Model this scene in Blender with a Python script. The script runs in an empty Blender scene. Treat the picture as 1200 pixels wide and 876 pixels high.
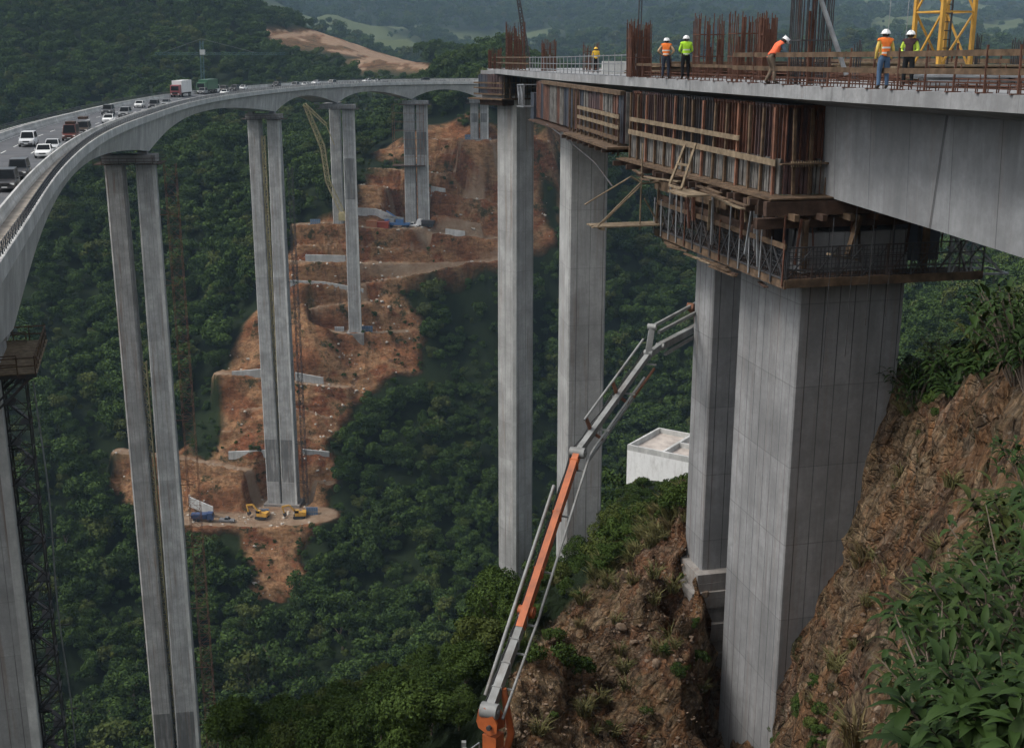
import bpy, bmesh, math, random
import numpy as np
from mathutils import Vector, Matrix, Euler
R = random.Random(7)
rad = math.radians
HAZE = .00009
S = bpy.context.scene
COL = S.collection
F = 1400.0; CX = 600.0; CY = 438.0; PITCH = rad(15.11)
CP, SP = math.cos(PITCH), math.sin(PITCH)

# ---------------------------------------------------------------- sight lines of the surveyed photograph
def ray(px, py):
    v = (CY - py) / F
    return ((px - CX) / F, CP + v * SP, -SP + v * CP)
def at(px, py, Y):
    x, y, z = ray(px, py); t = Y / y
    return Vector((x * t, Y, z * t))
def atz(px, py, Z):
    x, y, z = ray(px, py); t = Z / z
    return Vector((x * t, y * t, Z))
def proj(X, Y, Z):
    d = Y * CP - Z * SP
    u = Y * SP + Z * CP
    return CX + F * X / d, CY - F * u / d

# ---------------------------------------------------------------- mesh builder
class MB:
    def __init__(self): self.v = []; self.f = []; self.s = []
    def add(self, vs, fs, smooth=False):
        o = len(self.v)
        self.v.extend([tuple(p) for p in vs])
        for f in fs:
            self.f.append(tuple(i + o for i in f)); self.s.append(smooth)
    def box(self, x0, y0, z0, x1, y1, z1):
        self.add([(x0,y0,z0),(x1,y0,z0),(x1,y1,z0),(x0,y1,z0),(x0,y0,z1),(x1,y0,z1),(x1,y1,z1),(x0,y1,z1)],
                 [(0,3,2,1),(4,5,6,7),(0,1,5,4),(1,2,6,5),(2,3,7,6),(3,0,4,7)])
        return self
    def cbox(self, c, s, rz=0.0, bev=0.0):
        cx, cy, cz = c; sx, sy, sz = s[0]/2, s[1]/2, s[2]/2
        co, si = math.cos(rz), math.sin(rz)
        vs = []
        for z in (-sz, sz):
            for x, y in ((-sx,-sy),(sx,-sy),(sx,sy),(-sx,sy)):
                vs.append((cx + x*co - y*si, cy + x*si + y*co, cz + z))
        self.add(vs, [(0,3,2,1),(4,5,6,7),(0,1,5,4),(1,2,6,5),(2,3,7,6),(3,0,4,7)])
        return self
    def bar(self, p, q, w, h=None, up=(0,0,1)):
        h = h or w
        p, q = Vector(p), Vector(q); d = (q - p)
        if d.length < 1e-6: return self
        d.normalize(); u = Vector(up)
        if abs(d.dot(u)) > .98: u = Vector((1,0,0))
        s = d.cross(u).normalized(); t = s.cross(d).normalized()
        a, b = s * (w/2), t * (h/2)
        self.add([p-a-b, p+a-b, p+a+b, p-a+b, q-a-b, q+a-b, q+a+b, q-a+b],
                 [(0,1,2,3),(7,6,5,4),(0,4,5,1),(1,5,6,2),(2,6,7,3),(3,7,4,0)])
        return self
    def tube(self, pts, r, n=6, cap=True):
        pts = [Vector(p) for p in pts]
        rs = r if isinstance(r, (list, tuple)) else [r] * len(pts)
        rings = []; prev = None
        for i, p in enumerate(pts):
            d = (pts[min(i+1, len(pts)-1)] - pts[max(i-1, 0)]).normalized()
            u = prev if prev is not None else (Vector((0,0,1)) if abs(d.z) < .9 else Vector((1,0,0)))
            s = d.cross(u)
            if s.length < 1e-4: s = d.cross(Vector((0,1,.3)))
            s.normalize(); t = s.cross(d).normalized(); prev = t
            rings.append([p + (s*math.cos(2*math.pi*k/n) + t*math.sin(2*math.pi*k/n)) * rs[i] for k in range(n)])
        self.loft(rings, cap, smooth=n > 5)
        return self
    def loft(self, rings, cap=True, closed=True, smooth=False):
        n = len(rings[0]); vs = [p for r in rings for p in r]; fs = []
        m = n if closed else n - 1
        for i in range(len(rings) - 1):
            for k in range(m):
                a = i*n + k; b = i*n + (k+1) % n
                fs.append((a, b, b + n, a + n))
        self.add(vs, fs, smooth)
        if cap and closed:
            self.add(rings[0], [tuple(range(n))[::-1]]); self.add(rings[-1], [tuple(range(n))])
        return self
    def prism(self, poly, axis, a, b):
        """poly of 2-D points extruded along axis from a to b"""
        def mk(p, t):
            if axis == 'x': return (t, p[0], p[1])
            if axis == 'y': return (p[0], t, p[1])
            return (p[0], p[1], t)
        return self.loft([[mk(p, a) for p in poly], [mk(p, b) for p in poly]])
    def ball(self, c, r, n=8, m=6, sz=1.0, z0=-1.0):
        rings = []
        for i in range(m + 1):
            ph = math.asin(max(-1, min(1, z0 + (1 - z0) * i / m)))
            rr = max(.02, math.cos(ph)) * r
            rings.append([(c[0] + rr*math.cos(2*math.pi*k/n), c[1] + rr*math.sin(2*math.pi*k/n), c[2] + r*sz*math.sin(ph)) for k in range(n)])
        return self.loft(rings, True, smooth=True)
    def build(self, name, mat, parent=None, loc=None):
        me = bpy.data.meshes.new(name)
        me.from_pydata(self.v, [], self.f)
        if any(self.s): me.polygons.foreach_set('use_smooth', self.s)
        bm = bmesh.new(); bm.from_mesh(me); bmesh.ops.recalc_face_normals(bm, faces=bm.faces); bm.to_mesh(me); bm.free()
        o = bpy.data.objects.new(name, me); COL.objects.link(o)
        me.materials.append(mat)
        if parent: o.parent = parent
        if loc is not None: o.location = loc
        return o

def tag(o, label=None, cat=None, group=None, kind=None):
    if label: o['label'] = label
    if cat: o['category'] = cat
    if group: o['group'] = group
    if kind: o['kind'] = kind
    return o
def thing(name, label, cat, loc=(0,0,0), rz=0.0, group=None):
    o = bpy.data.objects.new(name, None); COL.objects.link(o)
    o.empty_display_size = .3
    o.location = loc; o.rotation_euler = (0, 0, rz)
    return tag(o, label, cat, group)
def kids(o): return [c for c in bpy.data.objects if c.parent == o]
def copy_tree(o, parent=None, kmap=None):
    c = o.copy(); COL.objects.link(c); c.parent = parent
    for ch in (kmap or CH).get(o.name, []): copy_tree(ch, c, kmap)
    return c
CH = {}
def register(o):
    """remember the child tree of a thing so that copies need no search"""
    k = kids(o); CH[o.name] = k
    for c in k: register(c)

# ---------------------------------------------------------------- materials
def nodemat(name):
    m = bpy.data.materials.new(name); m.use_nodes = True
    nt = m.node_tree; nt.nodes.clear()
    out = nt.nodes.new('ShaderNodeOutputMaterial'); b = nt.nodes.new('ShaderNodeBsdfPrincipled')
    nt.links.new(b.outputs[0], out.inputs[0])
    return m, nt, b
class NB:
    def __init__(self, nt): self.nt = nt
    def n(self, t, **kw):
        x = self.nt.nodes.new(t)
        for k, v in kw.items(): setattr(x, k, v)
        return x
    def l(self, a, b): self.nt.links.new(a, b)
    def noise(self, vec, scale, detail=5, rough=.55, dist=0.0):
        x = self.n('ShaderNodeTexNoise'); x.inputs['Scale'].default_value = scale
        x.inputs['Detail'].default_value = detail; x.inputs['Roughness'].default_value = rough
        x.inputs['Distortion'].default_value = dist
        if vec is not None: self.l(vec, x.inputs['Vector'])
        return x.outputs['Fac']
    def mapping(self, vec, scale=(1,1,1), rot=(0,0,0), loc=(0,0,0)):
        x = self.n('ShaderNodeMapping'); x.inputs['Scale'].default_value = scale
        x.inputs['Rotation'].default_value = rot; x.inputs['Location'].default_value = loc
        self.l(vec, x.inputs['Vector']); return x.outputs[0]
    def ramp(self, fac, stops):
        x = self.n('ShaderNodeValToRGB'); cr = x.color_ramp
        while len(cr.elements) < len(stops): cr.elements.new(.5)
        for e, (p, c) in zip(cr.elements, stops):
            e.position = p; e.color = (c, c, c, 1) if isinstance(c, (int, float)) else tuple(c) + (1,)
        self.l(fac, x.inputs['Fac']); return x.outputs['Color']
    def math(self, op, a, b=None, c=None, clamp=False):
        x = self.n('ShaderNodeMath', operation=op, use_clamp=clamp)
        for i, v in enumerate((a, b, c)):
            if v is None: continue
            if isinstance(v, (int, float)): x.inputs[i].default_value = v
            else: self.l(v, x.inputs[i])
        return x.outputs[0]
    def mix(self, fac, a, b, mode='MIX'):
        x = self.n('ShaderNodeMix', data_type='RGBA', blend_type=mode)
        for s, v in ((x.inputs[0], fac), (x.inputs[6], a), (x.inputs[7], b)):
            if isinstance(v, (int, float)): s.default_value = v if s.type == 'VALUE' else (v, v, v, 1)
            elif isinstance(v, tuple): s.default_value = v + (1,)
            else: self.l(v, s)
        return x.outputs[2]
    def bump(self, h, strength, dist, bsdf):
        x = self.n('ShaderNodeBump'); x.inputs['Strength'].default_value = strength; x.inputs['Distance'].default_value = dist
        self.l(h, x.inputs['Height']); self.l(x.outputs[0], bsdf.inputs['Normal'])
    def geo(self): return self.n('ShaderNodeNewGeometry').outputs['Position']
    def obj(self): return self.n('ShaderNodeTexCoord').outputs['Object']
    def rnd(self): return self.n('ShaderNodeObjectInfo').outputs['Random']
    def attr(self, name): 
        x = self.n('ShaderNodeAttribute'); x.attribute_name = name; return x

def plain(name, col, rough=.6, metal=0.0, var=.15, scale=3.0, dirt=None, bump=0.0, spec=.5):
    """painted / timber / fabric surface with mottled colour and grime"""
    m, nt, b = nodemat(name); N = NB(nt); p = N.obj()
    n1 = N.noise(p, scale, 6, .6)
    lo = tuple(c * (1 - var) for c in col); hi = tuple(min(1, c * (1 + var)) for c in col)
    c = N.ramp(n1, [(.3, lo), (.7, hi)])
    if dirt:
        n2 = N.noise(N.mapping(p, (1, 1, .25)), scale * .7, 7, .7)
        c = N.mix(N.ramp(n2, [(.5, 0.0), (.72, dirt[3] if len(dirt) > 3 else .8)]), c, tuple(dirt[:3]))
    N.l(c, b.inputs['Base Color'])
    b.inputs['Roughness'].default_value = rough; b.inputs['Metallic'].default_value = metal
    b.inputs['Specular IOR Level'].default_value = spec
    if bump: N.bump(n1, bump, .02, b)
    return m

def concrete(name, col=(.30,.31,.32), lift=4.0, panel=1.2, rust=0.0, joint=.5, scl=1.0, jw=.016):
    """board-marked concrete: lift joints, panel joints, weather streaks, blotches"""
    m, nt, b = nodemat(name); N = NB(nt); p = N.obj()
    sep = N.n('ShaderNodeSeparateXYZ'); N.l(p, sep.inputs[0])
    big = N.noise(p, .35 * scl, 4, .6)
    fine = N.noise(p, 5.0 * scl, 8, .7)
    c = N.mix(N.ramp(big, [(.35, 0.0), (.68, 1.0)]), tuple(v * .72 for v in col), tuple(v * 1.16 for v in col))
    c = N.mix(.35, c, N.ramp(fine, [(.25, .3), (.75, .95)]), 'MULTIPLY')
    streak = N.noise(N.mapping(p, (.55*scl, .55*scl, .05*scl)), 2.0, 7, .7, .3)
    c = N.mix(N.ramp(streak, [(.45, 0.0), (.72, .65)]), c, tuple(v * .42 for v in col))
    streak2 = N.noise(N.mapping(p, (1.1*scl, 1.1*scl, .09*scl), loc=(7,3,1)), 2.0, 6, .75, .4)
    bl = N.noise(p, 1.1*scl, 6, .7, .5)
    c = N.mix(N.ramp(bl, [(.48, 0.0), (.66, .55)]), c, tuple(v * .6 for v in col))
    c = N.mix(N.ramp(streak2, [(.56, 0.0), (.8, .3)]), c, tuple(min(.8, v * 1.5) for v in col))
    # each lift poured with its own tone
    if lift:
        zl = N.math('MULTIPLY', sep.outputs[2], 1.0 / lift)
        fl = N.math('FLOOR', zl)
        wn = N.n('ShaderNodeTexWhiteNoise', noise_dimensions='1D'); N.l(fl, wn.inputs['W'])
        c = N.mix(.5, c, N.ramp(wn.outputs['Value'], [(0.0, .74), (1.0, 1.0)]), 'MULTIPLY')
        fr = N.math('FRACT', zl)
        dz = N.math('ABSOLUTE', N.math('SUBTRACT', fr, .5))
        wob = N.math('MULTIPLY', N.math('SUBTRACT', N.noise(p, 1.2, 3, .6), .5), .01)
        g = N.math('GREATER_THAN', N.math('ADD', dz, wob), .5 - .022 / lift)
        c = N.mix(N.math('MULTIPLY', g, joint*.6), c, tuple(v * .3 for v in col))
    if panel:
        for ax in (0, 1):
            fr = N.math('FRACT', N.math('ADD', N.math('MULTIPLY', sep.outputs[ax], 1.0 / panel), .37))
            d = N.math('ABSOLUTE', N.math('SUBTRACT', fr, .5))
            g = N.math('GREATER_THAN', d, .5 - jw / panel)
            gn = N.math('MULTIPLY', g, N.ramp(N.noise(N.mapping(p, (1, 1, .12)), 1.1, 4, .6), [(.3, 0.25), (.55, 1.0)]))
            c = N.mix(N.math('MULTIPLY', gn, min(1, joint*1.3)), c, tuple(v * .2 for v in col))
    if rust:
        rn = N.noise(N.mapping(p, (1.1*scl, 1.1*scl, .05*scl), loc=(3,9,4)), 1.7, 5, .7)
        c = N.mix(N.ramp(rn, [(.54, 0.0), (.74, rust)]), c, (.16, .085, .045))
    N.l(c, b.inputs['Base Color'])
    b.inputs['Roughness'].default_value = .9; b.inputs['Specular IOR Level'].default_value = .25
    N.bump(N.mix(.5, fine, big), .35, .03, b)
    return m

M = {}
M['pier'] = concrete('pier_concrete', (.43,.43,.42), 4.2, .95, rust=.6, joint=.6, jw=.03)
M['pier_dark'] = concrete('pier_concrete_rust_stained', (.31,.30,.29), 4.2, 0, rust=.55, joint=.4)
M['pier_rusty'] = concrete('pier_concrete_brown_streaked', (.40,.39,.375), 4.2, .95, rust=.8, joint=.6, jw=.03)
M['pier_near'] = concrete('near_pier_concrete', (.30,.302,.305), 3.4, .66, rust=.3, joint=.75, jw=.02)
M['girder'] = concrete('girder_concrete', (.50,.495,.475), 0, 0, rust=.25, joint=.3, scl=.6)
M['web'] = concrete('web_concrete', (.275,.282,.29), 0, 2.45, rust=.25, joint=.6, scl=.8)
M['slab'] = concrete('slab_concrete', (.31,.315,.32), 0, 3.0, rust=.15, joint=.3, scl=1.5)
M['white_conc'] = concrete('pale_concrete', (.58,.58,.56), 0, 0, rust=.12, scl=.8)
M['rough_conc'] = concrete('rough_footing_concrete', (.30,.28,.26), .8, 0, rust=.6, joint=.5, scl=2)
M['timber'] = plain('raw_timber', (.10,.067,.043), .9, var=.55, scale=2.2, dirt=(.06,.045,.035,.7), bump=.2, spec=.2)
M['timber_pale'] = plain('pale_timber', (.18,.138,.092), .9, var=.45, scale=2.5, dirt=(.10,.075,.05,.7), spec=.2)
M['timber_dark'] = plain('wet_dark_timber', (.06,.037,.027), .85, var=.5, scale=2.0, dirt=(.03,.025,.022,.7), spec=.2)
M['steel'] = plain('galvanised_steel', (.30,.31,.32), .5, .6, var=.3, scale=2, dirt=(.10,.07,.05,.6))
M['dark_steel'] = plain('dark_steel', (.055,.055,.058), .6, .4, var=.4, scale=2, dirt=(.12,.06,.035,.6))
M['rust'] = plain('rusty_rebar', (.105,.045,.028), .85, .2, var=.45, scale=3, dirt=(.05,.025,.02,.6))
M['rust_light'] = plain('rusty_red_steel', (.19,.085,.05), .85, .1, var=.4, scale=2, dirt=(.07,.035,.025,.6))
M['yellow'] = plain('crane_yellow', (.50,.27,.04), .55, var=.2, scale=2, dirt=(.15,.10,.05,.5))
M['pale_yellow'] = plain('faded_yellow', (.37,.315,.17), .6, var=.25, scale=1, dirt=(.15,.12,.06,.6))
M['orange'] = plain('pump_orange', (.36,.085,.018), .6, var=.35, scale=1.3, dirt=(.10,.05,.03,.85))
M['pump_grey'] = plain('pump_pale_grey', (.21,.215,.21), .6, .1, var=.35, scale=1.2, dirt=(.12,.10,.085,.8))
M['rubber'] = plain('black_rubber', (.02,.02,.021), .9, var=.3)
M['glass'] = plain('dark_glass', (.010,.012,.014), .3, var=.1, spec=.06)
M['asphalt'] = plain('worn_asphalt', (.085,.088,.095), .9, var=.25, scale=.3, dirt=(.14,.13,.125,.5), spec=.25)
M['line'] = plain('road_paint', (.66,.66,.63), .7, var=.2, scale=1.0, dirt=(.2,.2,.2,.6))
M['rail_dark'] = plain('dark_railing', (.045,.05,.058), .55, .4, var=.3)
M['gutter'] = plain('muddy_service_strip', (.25,.22,.185), .95, var=.3, scale=.6, dirt=(.09,.07,.05,.7))
# ================================================================ TERRAIN
PTS = []   # (a = X/Y, Y, q = z/Y)
def gp(px, py, Y):
    x, y, z = ray(px, py); PTS.append((x / y, Y, z / y))
def gw(X, Y, Z): PTS.append((X / Y, Y, Z / Y))
for t in [
  # rock crest right of the near pier and the wall down its face
  (1230,400,26),(1200,420,29),(1150,450,34),(1100,475,40),(1066,480,46.5),
  (1052,445,47.4),(1030,540,47.0),(1008,615,46.7),(950,745,46.3),(907,868,46.0),
  (1062,540,44),(1042,630,43),(1002,725,42),(962,805,41),(932,885,41.5),
  (1045,740,37),(1075,650,35),(1110,570,33),(1150,500,31),
  (1200,890,6.5),(1130,885,8),(1085,820,11),(1150,720,11.5),(1200,620,13),(1210,510,19),(1125,640,20),(1085,740,20),(1040,886,17),
  # rock slope left of the near pier
  (806,590,58),(770,605,61),(735,625,64),(700,665,66),(660,695,68),(630,700,70),(825,692,52.5),
  (800,720,50.5),(760,700,54),(700,760,51.5),(660,800,49),(740,800,50),(795,800,52),(828,800,53),(832,880,51),(860,930,46),(880,935,43),(780,880,47),(715,885,45),(650,900,42),(575,935,39),(860,900,49),(890,910,45.2),
  (600,800,46),(620,750,54),(560,790,58),(500,830,62),(400,850,70),(330,880,66),(250,910,66),(500,890,48),(420,890,56),
  # back of the near hill, building shelf
  (600,697,125),(665,690,90),(735,572,150),(805,578,150),(770,560,175),
  # valley floor
  (450,770,320),(100,850,285),(250,815,300),(560,720,335),(640,690,345),(20,860,280),(340,800,312),
  # the excavated hillside
  (140,570,385),(215,612,377),(300,690,345),(330,750,328),(430,565,395),(250,525,400),
  (540,400,455),(560,560,400),(500,640,365),(640,420,465),(640,600,395),(730,300,520),(740,450,455),(780,350,500),(700,560,400),(760,520,425),(720,210,560),
  # right-hand forest under the girder
  (1100,400,330),(1150,330,420),(1080,450,290),(1190,310,450),(1070,310,470),(1200,400,320),(900,400,450),(1000,300,520),
  # left-hand forest
  (50,450,430),(50,550,385),(60,650,345),(80,745,310),(30,300,500),(-40,450,430),(-60,650,340),(230,400,452),(230,300,490),(200,480,425),(250,200,560),(350,180,600),(450,175,610),
  (440,130,660),(100,120,640),(0,150,610),(-80,100,650),(0,0,800),(150,0,850),(235,0,900),(300,32,930),(400,58,960),(510,84,1000),(560,100,1010),
  (0,-70,1000),(-100,-70,1000),(130,-30,1050),(230,15,1200),(400,88,1250),(520,108,1300),(650,110,900),(800,115,900),(1000,130,800),(1180,130,800),
  # far mountains
  (350,30,2300),(300,-20,3000),(450,60,1950),(560,82,1850),(600,40,2400),(600,0,3000),(600,-60,3900),(750,40,2200),(760,85,1700),(900,40,2300),(900,-50,3700),(450,-70,3800),
  (1050,70,1700),(1100,35,2600),(1150,12,3500),(1190,10,3900),(1260,14,3900),(1050,-20,3800),(1000,20,2700),(-100,-60,3600),(100,-60,3600)]:
    gp(*t)
for t in [(0,3,-2.6),(1.3,3,-2.1),(-1.6,3,-3.6),(0,6,-6.5),(-3,6,-8),(0,10,-11),(-5,10,-14),(-10,10,-15),(0,20,-19.5),(2,38,-27.8),(-3,40,-28.5),(-6,36,-28),(-8,20,-21),(-14,20,-22),(5,20,-17),(2,30,-24),(-8,30,-28),(-18,30,-30),
          (8,30,-23.5),(10,35,-26.5),(2.5,10,-8.5),(-14,50,-44),(-28,50,-48),(-10,66,-46),(-45,80,-70),(-20,85,-58),(3.2,5,-3.9),(4,8,-5.2),
          (8,74,-31),(16,70,-28),(20,100,-43),(0,90,-48),(-20,120,-80),(-60,120,-100),(-40,160,-125),(-90,160,-140),(0,160,-92),(40,130,-52),(60,150,-60),(20,200,-105),(20,260,-158),(70,240,-130),(60,300,-160),(-40,220,-160),(-110,230,-165),(-20,270,-172),
          (24,60,-19),(28,80,-28),(45,110,-48),(70,160,-75),(110,230,-95),(60,90,-36),(90,140,-58),
          (0,7000,-250),(2500,7000,-200),(-2500,7000,-100),(4000,7000,-200),(-4000,7000,100)]:
    gw(*t)
# depth survey of the cut slope: sight line -> depth, read off the pier feet and benches
SURVEY = [(340,305,456),(340,331,450),(340,385,440),(340,440,424),(340,535,396),(340,605,376),(372,604,376),(300,440,420),(300,535,394),(300,610,374),(225,606,372),(225,540,392),(160,540,390),
  (370,262,467),(400,262,467),(400,283,464),(400,305,461),(400,335,456),(405,388,448),(440,388,450),(400,450,428),(385,560,392),
  (430,198,497),(430,218,488),(440,266,475),(470,307,467),(470,345,460),(480,440,438),
  (500,150,512),(490,166,505),(490,184,498),(490,204,492),(490,222,488),(490,242,484),(490,271,478.5),(490,310,470),
  (566,150,501),(566,166,491),(566,182,488.5),(566,206,485.5),(570,236,481),(570,279,475),(570,306,469),(560,340,463),
  (640,150,512),(640,200,502),(640,280,487),(650,320,478)]
for t in SURVEY: gp(*t)
_S = np.array(SURVEY, float); _sd = np.linalg.norm(_S[:,None,:2]-_S[None,:,:2], axis=2); _sn = len(_S)
_SA = np.zeros((_sn+3,_sn+3)); _SA[:_sn,:_sn] = _sd; _SA[:_sn,_sn] = 1; _SA[:_sn,_sn+1:] = _S[:,:2]/100; _SA[_sn,:_sn] = 1; _SA[_sn+1:,:_sn] = _S[:,:2].T/100
_sw = np.linalg.solve(_SA, np.concatenate([_S[:,2], np.zeros(3)]))
def hill_at(px, py):
    d = np.hypot(_S[:,0]-px, _S[:,1]-py)
    return at(px, py, float(d @ _sw[:_sn] + _sw[_sn] + px/100*_sw[_sn+1] + py/100*_sw[_sn+2]))
_P = np.array(PTS)
AK = 3.2
_C = np.stack([_P[:,0]*AK, np.log(_P[:,1])], 1); _q = _P[:,2]
_n = len(_C)
_D = np.linalg.norm(_C[:,None]-_C[None], axis=2)
_A = np.zeros((_n+3,_n+3)); _A[:_n,:_n] = _D - np.eye(_n)*1e-4; _A[:_n,_n]=1; _A[:_n,_n+1:]=_C; _A[_n,:_n]=1; _A[_n+1:,:_n]=_C.T
_w = np.linalg.solve(_A, np.concatenate([_q, np.zeros(3)]))
def qbase(a, Y):
    a = np.asarray(a, float); Y = np.asarray(Y, float); sh = a.shape
    c0 = (a*AK).ravel(); c1 = np.log(Y).ravel(); out = np.empty_like(c0)
    for i in range(0, len(c0), 20000):
        s = slice(i, i+20000)
        d = np.sqrt((c0[s,None]-_C[None,:,0])**2 + (c1[s,None]-_C[None,:,1])**2)
        out[s] = d @ _w[:_n] + _w[_n] + c0[s]*_w[_n+1] + c1[s]*_w[_n+2]
    return out.reshape(sh)
def _h(ix, iy, s):
    n = (ix.astype(np.int64)*374761393 + iy.astype(np.int64)*668265263 + s*974711) & 0x7fffffff
    n = ((n ^ (n >> 13)) * 1274126177) & 0x7fffffff
    return ((n ^ (n >> 16)) & 0xffff) / 65535.0
def vn(x, y, s=0):
    ix = np.floor(x); iy = np.floor(y); fx = x-ix; fy = y-iy
    fx = fx*fx*(3-2*fx); fy = fy*fy*(3-2*fy)
    a=_h(ix,iy,s); b=_h(ix+1,iy,s); c=_h(ix,iy+1,s); d=_h(ix+1,iy+1,s)
    return (a+(b-a)*fx)*(1-fy)+(c+(d-c)*fx)*fy
def fbm(x, y, o=5, s=0, ridged=False):
    t = np.zeros_like(x); amp = .5; tot = 0
    for i in range(o):
        n = vn(x*2**i+i*17.3, y*2**i-i*9.1, s+i)
        if ridged: n = 1-np.abs(2*n-1)
        t += amp*n; tot += amp; amp *= .5
    return t/tot
def inpoly(px, py, poly):
    r = np.zeros(px.shape, bool); n = len(poly)
    for i in range(n):
        x0,y0 = poly[i]; x1,y1 = poly[(i+1)%n]
        if y0 == y1: continue
        c = ((y0 > py) != (y1 > py)) & (px < (x1-x0)*(py-y0)/(y1-y0)+x0)
        r ^= c
    return r
EARTH = [(500,148),(560,140),(655,150),(662,262),(640,290),(588,306),(500,322),(458,345),(495,385),(490,430),(430,455),(392,500),(386,560),(372,612),(352,650),(345,705),(300,700),(286,640),(285,622),
         (222,622),(165,600),(128,572),(135,532),(200,530),(232,515),(235,470),(262,430),(300,372),(345,300),(348,262),(410,258),(425,215),(440,190)]
GREEN = [[(512,208),(575,212),(585,240),(520,224)],[(215,470),(258,432),(262,500),(245,540),(222,535)],[(430,190),(480,182),(478,200),(440,205)],[(535,140),(600,140),(600,152),(535,152)],[(636,210),(655,215),(655,280),(636,270)],[(360,330),(378,360),(365,382),(352,350)]]
SCAR = [(305,34),(345,36),(395,32),(432,44),(475,66),(520,86),(470,84),(425,82),(405,74),(430,68),(385,60),(330,56)]
ROCK = [(808,560),(770,622),(720,660),(680,700),(640,740),(600,800),(555,1000),(1400,1000),(1400,380),(1200,405),(1100,465),(1052,440),(900,600)]
def hz(X, Y):
    """ground height without the road benches"""
    a = X/Y
    z = qbase(a, Y)*Y
    w = np.clip((Y-500)/700, 0, 1)
    z = z + w*(fbm(X/420, Y/420, 4, 3, True)-.62)*105*np.clip(Y/2200,.2,1.1)
    w2 = np.clip((Y-90)/120, 0, 1)*(1-w*.6)
    w2 = w2*(1-.8*np.clip((Y-330)/40,0,1)*np.clip((530-Y)/30,0,1)*np.clip((a+.42)/.06,0,1)*np.clip((.08-a)/.06,0,1))
    z = z + w2*((fbm(X/55, Y/55, 4, 11)-.5)*11)
    w3 = np.clip((100-Y)/50, 0, 1)*np.clip((Y-6)/18, 0, 1)
    u = X*.82+Y*.35; v = Y*.8-X*.4
    z = z + w3*((fbm(u/7, v/3.2, 5, 21, True)-.6)*2.4 + (fbm(u/1.7, v/.8, 4, 31, True)-.6)*.75)
    gl = X*.77+Y*-.2; z = z + w3*(fbm(gl/2.6+fbm(X/4,Y/4,2,57)*1.5, (X*.2+Y)/14, 4, 53, True)-.62)*2.6
    st = z/1.1+fbm(X/3,Y/3,3,51)*2.5; z = z + w3*.28*(st-np.floor(st)-.5)
    return z
def raise_px(px, py, y0, y1, steps=500):
    """first place where a sight line meets the ground between the two depths"""
    x, y, z = ray(px, py)
    Y = np.geomspace(y0, y1, steps); g = hz(Y*(x/y), Y)
    d = Y*(z/y) - g
    k = np.where(d <= 0)[0]
    if len(k) == 0: k = [int(np.argmin(np.abs(d)))]
    return Vector((Y[k[0]]*x/y, Y[k[0]], g[k[0]]))
ROADS = [  # sight-line polylines of the haul roads on the cut slope, half-width in metres
  ([(140,528),(190,535),(230,541),(280,548),(320,560),(385,566)], 2.4),
  ([(222,608),(260,611),(300,612),(340,610),(374,603)], 6.5),
  ([(258,437),(300,443),(345,447),(402,453)], 2.4),
  ([(352,331),(405,338),(426,343)], 1.4),
  ([(335,305),(400,307),(480,312),(530,308),(582,306)], 1.7),
  ([(350,262),(400,260),(440,267),(490,272),(540,276),(584,281)], 2.6),
  ([(424,217),(470,221),(520,225),(560,235),(590,243)], 1.1),
  ([(436,197),(500,201),(560,206),(586,209)], .9),
  ([(500,184),(545,183),(588,181)], .7),
  ([(505,163),(545,166),(592,167),(640,166)], 1.8),
  ([(300,374),(345,364),(400,354),(440,352)], .8), ([(420,331),(470,328),(505,318),(540,312)], .8), ([(285,478),(320,470),(350,476),(384,488)], .9), ([(262,505),(300,510),(384,512)], .7), ([(440,238),(475,250),(520,254),(560,262)], .7), ([(350,285),(400,287),(440,290),(500,296)], .7), ([(520,174),(545,178),(575,190),(588,200)], .6),
  ([(376,388),(412,390),(445,392),(470,388)], 3.0)]
road_samples = []
for pl, hw in ROADS:
    P = [hill_at(px, py) for px, py in pl]
    for _ in range(2):
        P = [P[0]] + [P[i-1]*.25 + P[i]*.5 + P[i+1]*.25 for i in range(1, len(P)-1)] + [P[-1]]
    Q = []
    for i in range(len(P)-1):
        n = max(2, int((P[i+1]-P[i]).length/2.0))
        for k in range(n): Q.append(P[i].lerp(P[i+1], k/n))
    Q.append(P[-1]); road_samples.append((Q, hw))
PADS = [(-79.5,385,10.5,-151.3),(-13.8,493.5,8,-35),(-42,481.5,8,-68)]   # level footing pads: x, y, radius, height
def bench(X, Y, Z):
    """cut the haul roads into the slope as level benches"""
    Z = Z.copy(); rm = np.zeros_like(Z)
    sel = np.where((Y > 290) & (Y < 660) & (X > -180) & (X < 40))[0]
    if len(sel) == 0: return Z, rm
    x, y = X[sel], Y[sel]
    for Q, hw in road_samples:
        q = np.array([tuple(p) for p in Q])
        dm = np.full(len(sel), 1e9); zi = np.zeros(len(sel))
        for i in range(len(q)):
            d = (x-q[i,0])**2 + (y-q[i,1])**2
            k = d < dm; dm[k] = d[k]; zi[k] = q[i,2]
        d = np.sqrt(dm)
        hw = hw*1.0
        t = np.clip(1-(d-hw-.4)/(.7+hw*.4), 0, 1); t = t*t*(3-2*t)
        Z[sel] = Z[sel]*(1-t) + zi*t
        rm[sel] = np.maximum(rm[sel], np.clip(1-(d-hw+.4)/.6, 0, 1))
    for cx, cy, r, zz in PADS:
        d = np.hypot(x-cx, y-cy); t = np.clip(1-(d-r)/2.5, 0, 1); t = t*t*(3-2*t)
        Z[sel] = Z[sel]*(1-t) + zz*t; rm[sel] = np.maximum(rm[sel], np.clip(1-(d-r+1.5)/1.5, 0, 1)*.8)
    return Z, rm
def ground(X, Y):
    X = np.asarray(X, float).ravel(); Y = np.asarray(Y, float).ravel()
    return bench(X, Y, hz(X, Y))
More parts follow.
